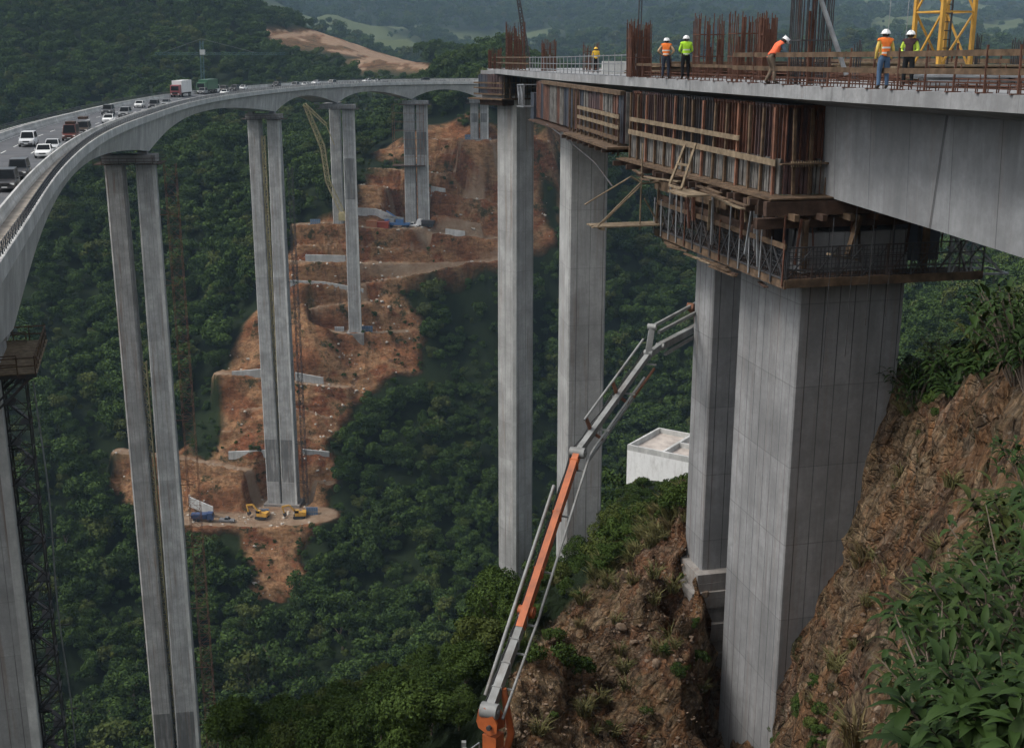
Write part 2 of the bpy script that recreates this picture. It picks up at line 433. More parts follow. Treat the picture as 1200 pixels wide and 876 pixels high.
def gz(x, y): return float(ground([x], [y])[0][0])

def meadow(X, Y):
    m = np.clip((fbm(X/260, Y/330, 4, 85)-.52)*9, 0, 1)*np.clip((Y-1450)/300, 0, 1)
    return m
def make_ground():
    ys = np.concatenate([np.geomspace(2.2, 24, 150)[:-1], np.geomspace(24, 100, 430)[:-1], np.geomspace(100, 300, 150)[:-1], np.geomspace(300, 620, 620)[:-1], np.geomspace(620, 7000, 190)])
    an = np.linspace(-.78, .78, 620)
    A, YY = np.meshgrid(an, ys); X = (A*YY).ravel(); Y = YY.ravel()
    Z, rm = bench(X, Y, hz(X, Y))
    px, py = proj(X, Y, Z)
    jx = (fbm(X/9, Y/9, 3, 41)-.5)*34; jy = (fbm(X/9+50, Y/9, 3, 43)-.5)*34
    near = Y < 110
    e = np.zeros_like(Z)
    mid = (Y > 290) & (Y < 640)
    ins = inpoly(px+jx, py+jy, EARTH)
    for g in GREEN: ins &= ~inpoly(px+jx*.6, py+jy*.4, g)
    e[mid & ins] = 1
    sc = inpoly(px+jx*.3, py+jy*.25, SCAR) & (Y > 650) & (Y < 1300)
    td = np.full(len(px), 1e9)
    for pl in ([(320,44),(345,40),(395,38),(430,48),(470,70),(518,87)],[(430,48),(424,58),(445,66),(412,76),(425,83)],[(372,61),(430,63),(470,73)],[(395,38),(380,48),(420,54)]):
        for (x0,y0),(x1,y1) in zip(pl,pl[1:]):
            t = np.clip(((px-x0)*(x1-x0)+(py-y0)*(y1-y0))/((x1-x0)**2+(y1-y0)**2),0,1); td = np.minimum(td, np.hypot(px-x0-t*(x1-x0), (py-y0-t*(y1-y0))*1.6))
    bare = sc & ((td < 2.6+fbm(X/20,Y/30,2,94)*4) | (fbm(X/38,Y/60,3,93) > .66)); e[sc] = .35; e[bare] = 1; rm = rm.copy(); rm[bare] = .75
    e = np.maximum(e, rm)
    rk = np.zeros_like(Z); rk[near & inpoly(px+jx*.5, py+jy*.5, ROCK)] = 1
    nx, ny = len(an), len(ys)
    # soften the mask edges a little
    def soft(m):
        m = m.reshape(ny, nx)
        for _ in range(2):
            m = (m + np.roll(m,1,0)+np.roll(m,-1,0)+np.roll(m,1,1)+np.roll(m,-1,1))/5
        return m.ravel()
    e = soft(e); rk = soft(rk)
    # excavated earth: rills and lumps cut into the faces
    Z = Z + e*(Y < 640)*(1-rm)*((fbm(X/14, Y/10, 5, 61, True)-.6)*4.0 + (fbm(X/4.5, Y/4.5, 3, 66, True)-.6)*1.6)
    # broken rock: ledges and blocks stand out of the steep faces sideways
    kk = rk*np.clip((Y-12)/14,0,1)
    b1 = fbm(Y/3.2+Z*.12, Z/2.2-Y*.1, 5, 71, True)-.6; b2 = fbm(Y/.9, Z/.8, 4, 73, True)-.6; b3 = vn(Y/1.5+.4*Z, Z/1.1, 75); b3 = np.floor(b3*4)/4-.4
    X = X - kk*(b1*1.6 + b2*.45 + b3*.25); Y = Y - kk*(fbm(X/1.3,Z/1.0,4,79,True)-.6)*.7
    me = bpy.data.meshes.new('hillside')
    nv = nx*ny; me.vertices.add(nv)
    me.vertices.foreach_set('co', np.stack([X,Y,Z],1).astype(np.float32).ravel())
    i = np.arange(nv).reshape(ny,nx)
    q = np.stack([i[:-1,:-1],i[:-1,1:],i[1:,1:],i[1:,:-1]],-1).reshape(-1,4)
    nf = len(q); me.loops.add(nf*4); me.polygons.add(nf)
    me.loops.foreach_set('vertex_index', q.ravel().astype(np.int32))
    me.polygons.foreach_set('loop_start', (np.arange(nf)*4).astype(np.int32))
    me.polygons.foreach_set('loop_total', np.full(nf,4,np.int32))
    me.polygons.foreach_set('use_smooth', np.ones(nf,bool))
    me.update(); me.validate()
    for nm, arr in (('earth',e),('rock',rk),('road',rm),('meadow',meadow(X,Y))):
        at_ = me.attributes.new(nm,'FLOAT','POINT'); at_.data.foreach_set('value', arr.astype(np.float32))
    o = bpy.data.objects.new('hillside', me); COL.objects.link(o); o['kind'] = 'structure'
    return o

def ground_material():
    m, nt, b = nodemat('hillside_ground'); N = NB(nt); p = N.geo()
    # forest floor / far wooded slopes
    far = N.noise(p, .02, 6, .65); mid = N.noise(p, .35, 6, .65)
    veg = N.mix(N.ramp(far, [(.35, 0.0), (.65, 1.0)]), (.009,.016,.006), (.020,.031,.011))
    veg = N.mix(.6, veg, N.ramp(mid, [(.3, .35), (.7, 1.0)]), 'MULTIPLY')
    veg = N.mix(N.attr('meadow').outputs['Fac'], veg, (.07,.085,.035))
    # excavated red earth
    n1 = N.noise(p, .05, 6, .6, .6); n2 = N.noise(N.mapping(p, (1,1,2.4)), .35, 7, .7); n3 = N.noise(p, 1.6, 5, .7)
    er = N.ramp(n1, [(.3, (.25,.095,.045)), (.42, (.43,.19,.09)), (.52, (.52,.30,.155)), (.6, (.34,.12,.055)), (.72, (.45,.235,.12))])
    er = N.mix(.85, er, N.ramp(n2, [(.34, .28), (.6, 1.0)]), 'MULTIPLY')
    rill = N.noise(N.mapping(p, (.5,.5,.06)), 1.2, 5, .7)
    er = N.mix(N.ramp(rill, [(.52, 0.0), (.66, .55)]), er, (.13,.07,.045))
    er = N.mix(N.ramp(n3, [(.6, 0.0), (.68, .8)]), er, (.47,.40,.32))
    er = N.mix(N.ramp(N.noise(p, .12, 6, .75), [(.55, 0.0), (.62, .9)]), er, (.045,.055,.025))
    rd = N.mix(N.ramp(N.noise(p, .3, 5, .6), [(.3, 0.0), (.7, 1.0)]), (.36,.23,.145), (.50,.37,.26))
    # broken rock face
    cmb = N.n('ShaderNodeCombineXYZ')
    for k,(e,f) in enumerate((((-.55,-.45,-.70),.16),((.633,-.774,0),1.0),((-.54,-.44,.72),1.0))):
        dp = N.n('ShaderNodeVectorMath', operation='DOT_PRODUCT'); N.l(p, dp.inputs[0]); dp.inputs[1].default_value = tuple(v*f for v in e); N.l(dp.outputs['Value'], cmb.inputs[k])
    st = N.noise(cmb.outputs[0], 1.1, 9, .72, .9)
    st2 = N.noise(cmb.outputs[0], 2.9, 9, .75, .5)
    r1 = N.noise(p, .16, 6, .65, .6); r2 = N.noise(p, 1.3, 9, .78)
    rc = N.ramp(r1, [(.3, (.24,.13,.07)), (.42, (.40,.22,.11)), (.5, (.50,.36,.215)), (.58, (.33,.155,.08)), (.7, (.41,.345,.265))])
    rc = N.mix(N.ramp(st, [(.5, 0.0), (.64, .8)]), rc, (.42,.33,.235))
    vor = N.n('ShaderNodeTexVoronoi', feature='DISTANCE_TO_EDGE'); vor.inputs['Scale'].default_value = 1.9
    wv = N.n('ShaderNodeVectorMath', operation='ADD'); nz = N.n('ShaderNodeTexNoise'); nz.inputs['Scale'].default_value = 1.2; nz.inputs['Detail'].default_value = 6; N.l(p, nz.inputs['Vector'])
    N.l(N.mapping(p, (1,.8,1.5), (.5,.4,.2)), wv.inputs[0]); N.l(nz.outputs['Color'], wv.inputs[1]); N.l(wv.outputs[0], vor.inputs['Vector'])
    vo2 = N.n('ShaderNodeTexVoronoi'); vo2.inputs['Scale'].default_value = 4.5; N.l(wv.outputs[0], vo2.inputs['Vector'])
    rc = N.mix(.9, rc, N.ramp(st2, [(.38, .22), (.56, 1.0)]), 'MULTIPLY')
    rc = N.mix(N.ramp(N.noise(cmb.outputs[0], .42, 8, .7, 1.2), [(.48, 0.0), (.6, .8)]), rc, (.11,.075,.052))
    rc = N.mix(N.ramp(N.noise(N.mapping(cmb.outputs[0], (1,1,1), (0,0,0), (5,2,9)), .6, 8, .75, .8), [(.52, 0.0), (.62, .75)]), rc, (.43,.215,.10))
    rc = N.mix(.35, rc, N.ramp(vo2.outputs['Color'], [(.1, .4), (.8, 1.0)]), 'MULTIPLY')
    rc = N.mix(.9, rc, N.ramp(r2, [(.33, .12), (.58, 1.0)]), 'MULTIPLY')
    rc = N.mix(.4, rc, N.ramp(vor.outputs['Distance'], [(.0, .4), (.06, 1.0)]), 'MULTIPLY')
    rc = N.mix(N.ramp(N.noise(p, 3.4, 6, .8), [(.58, 0.0), (.7, .8)]), rc, (.50,.43,.34))
    rc = N.mix(N.ramp(N.noise(p, .45, 7, .78), [(.56, 0.0), (.64, .85)]), rc, (.04,.05,.02))
    c = N.mix(N.attr('earth').outputs['Fac'], veg, er)
    c = N.mix(N.attr('road').outputs['Fac'], c, rd)
    c = N.mix(N.attr('rock').outputs['Fac'], c, rc)
    N.l(c, b.inputs['Base Color']); b.inputs['Roughness'].default_value = .95; b.inputs['Specular IOR Level'].default_value = .12
    h1 = N.math('ADD', N.math('MULTIPLY', r2, .8), N.math('MULTIPLY', N.math('ADD', st, st2), 1.0))
    h1 = N.math('ADD', h1, N.math('MULTIPLY', N.ramp(vor.outputs['Distance'], [(0.0, 0.0), (.14, 1.0)]), .45))
    h = N.math('MULTIPLY', h1, N.math('ADD', N.attr('rock').outputs['Fac'], .15))
    bp = N.n('ShaderNodeBump'); bp.inputs['Strength'].default_value = 1.0; bp.inputs['Distance'].default_value = 2.2
    N.l(N.math('MULTIPLY', N.math('ADD', N.math('ADD', n2, n3), rill), N.attr('earth').outputs['Fac']), bp.inputs['Height'])
    bp2 = N.n('ShaderNodeBump'); bp2.inputs['Strength'].default_value = 1.0; bp2.inputs['Distance'].default_value = .5
    N.l(h, bp2.inputs['Height']); N.l(bp.outputs[0], bp2.inputs['Normal']); N.l(bp2.outputs[0], b.inputs['Normal'])
    return m
HILL = make_ground()
HILL.data.materials.append(ground_material())
# ================================================================ CURVED HIGHWAY VIADUCT
def smooth_path(ctrl, step):
    """Catmull-Rom through control points, resampled evenly"""
    P = [Vector(c) for c in ctrl]; P = [P[0]*2-P[1]] + P + [P[-1]*2-P[-2]]
    fine = []
    for i in range(1, len(P)-2):
        for k in range(24):
            t = k/24; a,b,c,d = P[i-1],P[i],P[i+1],P[i+2]
            fine.append(.5*((2*b)+(c-a)*t+(2*a-5*b+4*c-d)*t*t+(3*b-a-3*c+d)*t**3))
    fine.append(P[-2]); 
    for _ in range(60): fine = [fine[0]]+[(fine[i-1]+fine[i]*2+fine[i+1])/4 for i in range(1,len(fine)-1)]+[fine[-1]]
    L = [0]
    for i in range(1,len(fine)): L.append(L[-1]+(fine[i]-fine[i-1]).length)
    n = int(L[-1]/step); out = []; j = 0
    for k in range(n+1):
        s = L[-1]*k/n
        while j < len(L)-2 and L[j+1] < s: j += 1
        out.append(fine[j].lerp(fine[j+1], (s-L[j])/max(1e-6, L[j+1]-L[j])))
    return out
RZ = -12.0
VP_CTRL = [(-14,22,RZ),(-22.5,46,RZ),(-28.7,66,RZ),(-33.5,82,RZ),(-45,120,RZ),(-55.5,160,RZ),(-62.5,194,RZ),(-68,230,RZ),(-74,275,RZ),(-77,320,RZ),(-76,360,RZ),(-72,400,RZ),(-64,440,RZ),(-50,468,RZ),(-30,484,RZ),(-8,490,RZ),(14,488,RZ),(30,482,RZ)]
VPATH = smooth_path(VP_CTRL, 2.0)
def frames(path):
    fr = []
    for i in range(len(path)):
        d = path[min(i+1,len(path)-1)]-path[max(i-1,0)]; d.z = 0; d.normalize()
        fr.append((path[i], d, Vector((-d.y, d.x, 0))))      # position, travel direction, left-hand normal
    return fr
VF = frames(VPATH)
def vnear(x, y):
    return min(range(len(VPATH)), key=lambda i: (VPATH[i].x-x)**2+(VPATH[i].y-y)**2)
def vnear_px(px, y0=60, y1=520):
    best = None
    for i, p in enumerate(VPATH):
        if y0 < p.y < y1:
            q, _ = proj(p.x, p.y, p.z)
            if best is None or abs(q-px) < best[0]: best = (abs(q-px), i)
    return best[1]
VW = 15.0                                  # full deck width
BANK = .022
def vpt(i, u, dz=0.0):
    p, d, n = VF[max(0, min(len(VF)-1, i))]
    return p + n*u + Vector((0,0,dz+u*BANK))
PIER_I = [vnear(-33.6, 82), vnear(-68, 233), vnear(-74, 388), vnear(-62.5, 444), vnear(-39, 478), vnear(-12, 489)]
def vdepth(i):
    prev = max([k for k in PIER_I if k <= i], default=PIER_I[0]-75); nxt = min([k for k in PIER_I if k > i], default=PIER_I[-1]+40)
    span = nxt-prev; t = min(i-prev, nxt-i)/(span/2)
    big = 6.6 if i < PIER_I[2]+14 else 6.2
    return 2.7+(big-2.7)*max(0, 1-t*1.04)**1.9
via = thing('highway_viaduct','curved concrete highway viaduct sweeping left to right across the valley, carrying slow traffic','viaduct',(0,0,0))
rings = []
for i in range(len(VF)):
    h = vdepth(i)
    sec = [(0,-.02),(0,-.62),(1.5,-1.0),(2.0,-h),(VW-3.4,-h),(VW-2.7,-1.1),(VW,-.6),(VW,-.02)]
    sec = [(0,-.02),(0,-.62),(.85,-.95),(1.35,-h),(VW-3.4,-h),(VW-2.7,-1.1),(VW,-.6),(VW,-.02)]
    rings.append([vpt(i,u,z) for u,z in sec])
mb = MB(); mb.loft(rings); mb.build('girder', M['girder'], via)
def strip(u0, u1, dz, i0=0, i1=None):
    i1 = i1 if i1 is not None else len(VF)-1
    return MB().loft([[vpt(i,u0,dz), vpt(i,u1,dz)] for i in range(i0,i1+1)], cap=False, closed=False)
U_IN, U_OUT = 2.35, VW-2.5
strip(U_IN, U_OUT, .02).build('road_surface', M['asphalt'], via)
strip(.38, U_IN-.45, .02).build('service_strip', M['gutter'], via)
strip(U_OUT+.45, VW-.38, .02).build('service_strip', M['gutter'], via)
def wall(sec, i0=0, i1=None, step=1):
    i1 = i1 if i1 is not None else len(VF)-1
    return MB().loft([[vpt(i,u,z) for u,z in sec] for i in range(i0,i1+1,step)])
# jersey barriers either side of the road, outer parapets
def jersey(u): return [(u-.28,.0),(u-.24,.28),(u-.1,.5),(u-.09,.95),(u+.09,.95),(u+.1,.5),(u+.24,.28),(u+.28,.0)]
wall(jersey(U_IN-.2)).build('crash_barrier', M['white_conc'], via)
wall(jersey(U_OUT+.2)).build('crash_barrier', M['white_conc'], via)
wall([(-.05,-.64),(-.05,.5),(.3,.5),(.33,-.64)][::-1]).build('parapet', M['white_conc'], via)
wall([(VW-.33,-.2),(VW-.3,.5),(VW+.05,.5),(VW+.05,-.2)][::-1]).build('parapet', M['white_conc'], via)
for u in (.13, VW-.13):
    mb = MB()
    for z in (.72,.98,1.25):
        mb.tube([vpt(i,u,z) for i in range(0,len(VF),2)], .03, 4)
    for i in range(0,len(VF)):
        a = vpt(i,u,.45); mb.bar(a, a+Vector((0,0,.84)), .08)
        if i < PIER_I[2]:
            b_ = vpt(i,u,.45).lerp(vpt(i+1,u,.45), .5); mb.bar(b_, b_+Vector((0,0,.84)), .05)
    mb.build('railing', M['rail_dark'], via)
mb = MB()
for u in (U_IN+.35, U_OUT-.35):
    mb.loft([[vpt(i,u-.07,.026), vpt(i,u+.07,.026)] for i in range(len(VF))], cap=False, closed=False)
for i in range(0,len(VF)-3,5):
    for uu in (U_IN+(U_OUT-U_IN)/3, U_IN+(U_OUT-U_IN)*2/3):
        mb.loft([[vpt(j,uu-.07,.026), vpt(j,uu+.07,.026)] for j in (i,i+1,i+2)], cap=False, closed=False)
mb.build('lane_marking', M['line'], via)

# ---------------------------------------------------------------- its piers
def tapered(mb, xt0, xt1, xb0, xb1, y0, y1, ztop, zbot, ky):
    """one hollow blade with chamfered corners, thickening towards the foot"""
    cyy = (y0+y1)/2
    def ring(t):
        a = xt0+(xb0-xt0)*t; b = xt1+(xb1-xt1)*t; s = 1+(ky-1)*t; c, d = (y0-cyy)*s+cyy, (y1-cyy)*s+cyy
        ch = .3; z = ztop+(zbot-ztop)*t
        return [(x, y, z) for x,y in ((a+ch,c),(b-ch,c),(b,c+ch),(b,d-ch),(b-ch,d),(a+ch,d),(a,d-ch),(a,c+ch))]
    n = 10
    mb.loft([ring(1-t/n) for t in range(n+1)])
via_piers = []
PIER_SPEC = [  # index, label, columns (top u0,u1 and foot u0,u1), heading override in degrees
  (0,'tall pier cut by the left frame edge, timber platform under its head', [(2.6,7.4,2.6,8.0),(9.2,14.0,8.6,14.0)], None),
  (1,'nearest complete twin column pier on the left, rising from below the frame', [(.4,3.9,.4,5.2),(6.2,9.7,5.4,9.7)], None),
  (2,'twin column pier standing on the work yard beside the two yellow excavators', [(.2,4.0,.2,5.5),(6.5,10.4,5.7,10.6)], None),
  (3,'twin column pier right of the yellow lattice boom, front shaft reaching lower', [(-4.2,.2,-4.2,.6),(3.6,7.8,3.5,7.8)], 1),
  (4,'twin column pier above the blue mobile crane and red container', [(-2.6,1.8,-2.8,1.8),(2.4,6.8,2.4,7.0)], -1),
  (5,'farthest and shortest twin column pier, on the topmost terrace', [(1.8,5.0,1.8,5.0),(5.8,9.0,5.8,9.0)], -3)]
FOOT = [None, None, at(337,597,380), None, at(490,264,478), at(566,163,488)]
for (k, lab, cols, hd) in PIER_SPEC:
    i = PIER_I[k]; p, d, n = VF[i]
    ang = math.atan2(d.y, d.x) - math.pi/2 if hd is None else rad(hd)
    zt = RZ - vdepth(i)
    base = vpt(i, 6.0)
    g = gz(base.x, base.y)
    t = thing('bridge_pier', lab, 'bridge pier', (base.x, base.y, g), ang, 'piers of the curved viaduct')
    # local frame: +x is right of travel (towards us), so u (left) = 6 - x
    ca, sa = math.cos(ang), math.sin(ang)
    if k >= 2: g = min(g, min(gz(base.x+x*ca-y*sa, base.y+x*sa+y*ca) for x in (-4.5,0,5.5) for y in (-3.5,0)))
    if k >= 2: t.location.z = g
    def gl(x, y): return gz(base.x+x*ca-y*sa, base.y+x*sa+y*ca)
    for ci, (u0,u1,v0,v1) in enumerate(cols):
        th = 1.8 if k < 3 else 1.2
        back = 22.0 if (k == 3 and ci == 1) else 0.0
        gg = min(gl(6-u0,-2), gl(6-u1,-2), gl(6-u0,2), gl(6-u1,2)) - 6
        mb = MB(); tapered(mb, 6-u1, 6-u0, 6-v1, 6-v0, -th+back, th+back, zt-2.0-g, gg-g, 1.3)
        mb.build('column', M['pier'] if not (k == 1 and ci == 1) else M['pier_rusty'], t)
        if ci == 0:
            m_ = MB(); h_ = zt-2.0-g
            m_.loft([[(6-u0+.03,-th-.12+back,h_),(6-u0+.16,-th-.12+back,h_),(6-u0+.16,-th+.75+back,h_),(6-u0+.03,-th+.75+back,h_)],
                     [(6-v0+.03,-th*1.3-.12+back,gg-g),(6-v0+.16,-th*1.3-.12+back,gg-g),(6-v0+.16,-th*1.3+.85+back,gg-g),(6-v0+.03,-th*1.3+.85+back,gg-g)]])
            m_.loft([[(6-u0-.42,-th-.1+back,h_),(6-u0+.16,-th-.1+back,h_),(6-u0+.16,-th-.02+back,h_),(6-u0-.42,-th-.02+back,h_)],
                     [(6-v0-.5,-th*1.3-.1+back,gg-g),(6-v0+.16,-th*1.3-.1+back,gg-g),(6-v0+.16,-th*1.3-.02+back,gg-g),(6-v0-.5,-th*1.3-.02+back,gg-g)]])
            m_.build('corner_strip', M['white_conc'], t)  # added pale strip: the sunlit right-hand edge put into the colour
    # pier head: cross beam, bearing blocks, dark gap
    mb = MB(); mb.box(6-cols[1][1]-.3, -2.5, zt-2.0-g, 6-cols[0][0]+.4, 2.5, zt-.55-g)
    if k == 3: mb.box(6-cols[1][1]-.3, 2.5, zt-2.0-g, 6-cols[1][0]+.4, 23.8, zt-.55-g)
    for u in (2.6, 9.4): mb.box(6-u-.9, -1.0, zt-.56-g, 6-u+.9, 1.0, zt+.02-g)
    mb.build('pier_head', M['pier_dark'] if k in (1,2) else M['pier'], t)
    # service walkway hung round the head
    mb = MB()
    xa, xb = 6-cols[1][1]-1.6, 6-cols[0][0]+1.6; zz = zt-2.25-g
    for (x0,y0,x1,y1) in ((xa,-3.7,xb,-2.6),(xa,2.6,xb,3.7),(xb-1.1,-2.6,xb,2.6),(xa,-2.6,xa+1.1,2.6)): mb.box(x0,y0,zz,x1,y1,zz+.14)
    for x in np.linspace(xa,xb,9):
        for y in (-3.65,3.65): mb.bar((x,y,zz),(x,y,zz+1.2),.07)
    for y in (-3.65,3.65):
        for z in (.6,1.2): mb.bar((xa,y,zz+z),(xb,y,zz+z),.08)
    mb.build('walkway', M['timber_dark'] if k else M['timber'], t)
    if k >= 2:
        mb = MB()
        mb.box((6-cols[1][1] if k != 3 else 6-cols[0][1])-1.2,-3.6,-4,6-cols[0][0]+1.2,3.6,.9 if k==2 else .5)
        mb.build('footing', M['rough_conc'], t)
    via_piers.append((t, i, g, zt, ang))
def pier_local(k, x, y, z=0):
    t, i, g, zt, ang = via_piers[k]
    c, s = math.cos(ang), math.sin(ang)
    return Vector((t.location.x+x*c-y*s, t.location.y+x*s+y*c, z))
def lattice(mb, p, q, w, seg, r=.06, diag=True, taper=1.0):
    """square lattice mast from p to q"""
    p, q = Vector(p), Vector(q); d = (q-p); L = d.length; d.normalize()
    u = Vector((0,0,1)) if abs(d.z) < .9 else Vector((1,0,0))
    s = d.cross(u).normalized(); t = s.cross(d).normalized()
    n = max(2, int(L/seg)); rings = []
    for k in range(n+1):
        ww = w*(1+(taper-1)*k/n)/2; c = p+d*(L*k/n)
        rings.append([c+s*ww+t*ww, c-s*ww+t*ww, c-s*ww-t*ww, c+s*ww-t*ww])
    for j in range(4): mb.bar(rings[0][j], rings[-1][j], r*1.5)
    for k in range(n):
        for j in range(4):
            mb.bar(rings[k][j], rings[k][(j+1)%4], r)
            if diag: mb.bar(rings[k][j], rings[k+1][(j+1)%4], r) if (k+j)%2 else mb.bar(rings[k][(j+1)%4], rings[k+1][j], r)
    return mb
def hoist(k, x, y, w, z0, z1, mat, label, r=.09, seg=2.0):
    t = thing('hoist_mast', label, 'hoist mast', pier_local(k,x,y,z0), via_piers[k][4], 'hoist masts beside the viaduct piers')
    mb = lattice(MB(), (0,0,0), (0,0,z1-z0), w, seg, r)
    for z in np.arange(8, z1-z0, 14): mb.bar((0,0,z),(-2.6,0,z),.14); mb.bar((0,w/2,z),(-2.6,w/2,z+1),.1)
    mb.build('mast', mat, t)
    return t
via_g = [v[2] for v in via_piers]
hoist(1, 8.3, 0, 2.2, via_g[1], RZ-9, M['rust_light'], 'rusty red hoist mast climbing the right side of the nearest twin column pier', .05)
hoist(1, .4, -.6, 1.1, via_g[1], RZ-48, M['pale_yellow'], 'yellow ladder mast in the gap between the two nearest slim columns', .12, 1.4)
hoist(2, .4, -1.0, 1.0, via_g[2], RZ-14, M['pale_yellow'], 'thin yellow ladder mast in the gap of the pier above the excavators', .1, 2)
hoist(2, 8.4, 0, 1.4, via_g[2], RZ-24, M['dark_steel'], 'dark hoist mast right of the pier above the excavators', .08)
hoist(4, 7.6, 1, 1.3, via_g[4], RZ-8, M['pale_yellow'], 'faded yellow hoist mast right of the pier above the red container', .08)
# scaffold collars on the upper part of the far pier
t = thing('scaffold','thin scaffold cage around the upper half of the pier above the red container','scaffold', pier_local(4,0,0,RZ-32), via_piers[4][4])
mb = MB()
for x in (-5,5.9,7.3): 
    for y in (-3.2,3.2): mb.bar((x,y,0),(x,y,24),.16)
for z in np.arange(0,25,3.4):
    for y in (-3.2,3.2): mb.bar((-5,y,z),(7.3,y,z),.11)
mb.build('tube_frame', M['rust_light'], t)
MB().box(-5.5,-3.8,-.2,7.6,3.8,.1).build('deck_board', M['timber_dark'], t)

# stair scaffold and platform at the lower-left pier
k = 0; t0, i0, g0, zt0, ang0 = via_piers[0]
t = thing('stair_tower','dark lattice stair tower with cables beside the lower left pier','stair tower', pier_local(0, 4.3, .5, g0), ang0)
H = zt0-g0-2.6
fr_ = lattice(MB(), (0,0,0),(0,0,H), 1.5, 1.5, .06)
mb = MB()
for j in range(int(H/1.5)):
    s = 1 if j%2 else -1
    mb.bar((-.7*s,-.3*s,j*1.5),(.7*s,-.3*s,(j+1)*1.5),.55,.06); mb.box(.45*s-.4,-.8,(j+1)*1.5-.03,.45*s+.4,.8,(j+1)*1.5+.03)
mb.build('stair_flight', M['dark_steel'], t)
mb = MB()
for (dx,dy) in ((-1.5,-.6),(-1.3,.2),(1.35,-.4)):
    mb.tube([(dx+.12*math.sin(z*.35+dx), dy, z) for z in np.arange(0,H,2.5)], .06, 5)
mb.build('hanging_cable', M['steel'], t)
for z in np.arange(5,H,7): fr_.bar((0,0,z),(-2.6,0,z),.12); fr_.bar((1,0,z),(1.9,-.4,z+.1),.08)
fr_.build('lattice_frame', M['dark_steel'], t)
t = thing('work_platform','timber work platform with rusty handrails bracketed under the head of the lower left pier','work platform', pier_local(0, 3.0, -.5, zt0-1.9), ang0)
mb = MB()
for j in range(16): mb.box(-5.6, -5.0+j*.62, 0, 3.4, -4.45+j*.62, .07)
mb.build('deck_board', M['timber_pale'], t)
mb = MB()
for (p,q) in (((3.3,-5),(3.3,4.9)),((-5.6,-5),(3.3,-5)),((-5.6,4.9),(3.3,4.9))):
    for z in (.55,1.1): mb.bar((p[0],p[1],z),(q[0],q[1],z),.09)
    for f in np.linspace(0,1,9):
        x = p[0]+(q[0]-p[0])*f; y = p[1]+(q[1]-p[1])*f; mb.bar((x,y,-.1),(x,y,1.2),.08)
mb.build('handrail', M['timber'], t)
mb = MB()
for y in (-4.6,-1.5,1.5,4.6): mb.bar((-5.6,y,-.18),(3.3,y,-.18),.16,.3); mb.bar((3.0,y,-.3),(-.2,y,-3.2),.14)
mb.build('bracket', M['dark_steel'], t)
# ================================================================ UNFINISHED VIADUCT ON THE RIGHT
NC = [(21.0,-2),(19.3,5),(15.9,20.5),(13.4,31),(11.8,38),(10.1,45),(8.2,53),(6.3,62.5),(4.9,72),(2.5,91),(-2.6,131)]
def dz_edge(Y): return float(np.interp(Y, [0,31,38,42,54,63,92,130], [-1.02,-1.1,-1.17,-1.2,-1.24,-1.28,-1.55,-1.75]))
NPATH = smooth_path([(x,y,dz_edge(y)) for x,y in NC], .5)
NF = frames(NPATH)
def nidx(Y): return min(range(len(NPATH)), key=lambda i: abs(NPATH[i].y-Y))
def npt(i, u, dz=0.0):
    p, d, n = NF[max(0,min(len(NF)-1,i))]
    return p - n*u + Vector((0,0,dz))
def deck_at(px, Y, py=85):
    x, y, z = ray(px, py)
    return Vector((x/y*Y, Y, dz_edge(Y)))
DW = 13.5
nv = thing('unfinished_viaduct','unfinished concrete box girder bridge on the right with workers on its open deck','viaduct',(0,0,0))
mb = MB(); mb.loft([[npt(i,u,z) for u,z in ((0,0),(0,-.46),(2.0,-.78),(2.4,-.86),(10.8,-.86),(11.2,-.78),(DW,-.46),(DW,0))] for i in range(0,len(NF),2)])
mb.build('deck_slab', M['slab'], nv)
iE = nidx(46.6)
def soffit(Y): return float(np.interp(Y,[0,20,34,46.4,64,95],[-7.0,-6.3,-5.82,-5.38,-5.2,-5.2]))
mb = MB(); mb.loft([[npt(i,2.1,-.7)]+[Vector((*npt(i,2.25).to_2d(), soffit(NPATH[i].y)))]+[Vector((*npt(i,10.9).to_2d(), soffit(NPATH[i].y)))]+[npt(i,11.1,-.7)] for i in range(0,iE+1)])
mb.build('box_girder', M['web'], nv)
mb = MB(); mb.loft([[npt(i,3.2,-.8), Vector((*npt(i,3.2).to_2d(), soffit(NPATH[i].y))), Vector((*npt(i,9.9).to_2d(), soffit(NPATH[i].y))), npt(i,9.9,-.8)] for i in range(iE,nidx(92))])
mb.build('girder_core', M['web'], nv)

# local frame of a straight working front: +y along the bridge (away), +x into the deck, origin on the slab edge
def front(Y, ang=None):
    i = nidx(Y); p, d, n = NF[i]
    a = math.atan2(d.y,d.x)-math.pi/2 if ang is None else ang
    return p.copy(), a
OA, AA = front(45.6); AA = rad(13.4)
def Lw(x, y, z): 
    c, s = math.cos(AA), math.sin(AA); return Vector((OA.x+x*c-y*s, OA.y+x*s+y*c, z))
ZT = -1.95     # underside of slab at the edge
M['panel_plum'] = plain('form_panel_plum', (.06,.034,.034), .6, var=.6, scale=1.2, dirt=(.10,.07,.055,.6))
M['panel_rust'] = plain('form_panel_rust', (.115,.05,.032), .75, var=.6, scale=1.2, dirt=(.05,.03,.025,.7))
M['panel_navy'] = plain('form_panel_navy', (.033,.04,.056), .6, var=.5, scale=1.2, dirt=(.09,.065,.05,.5))
M['panel_grey'] = plain('form_board_grey', (.125,.12,.112), .9, var=.6, scale=1.6, dirt=(.10,.075,.055,.75))
PM = [M['panel_plum'],M['panel_plum'],M['panel_rust'],M['panel_navy'],M['panel_plum'],M['panel_navy'],M['panel_rust']]
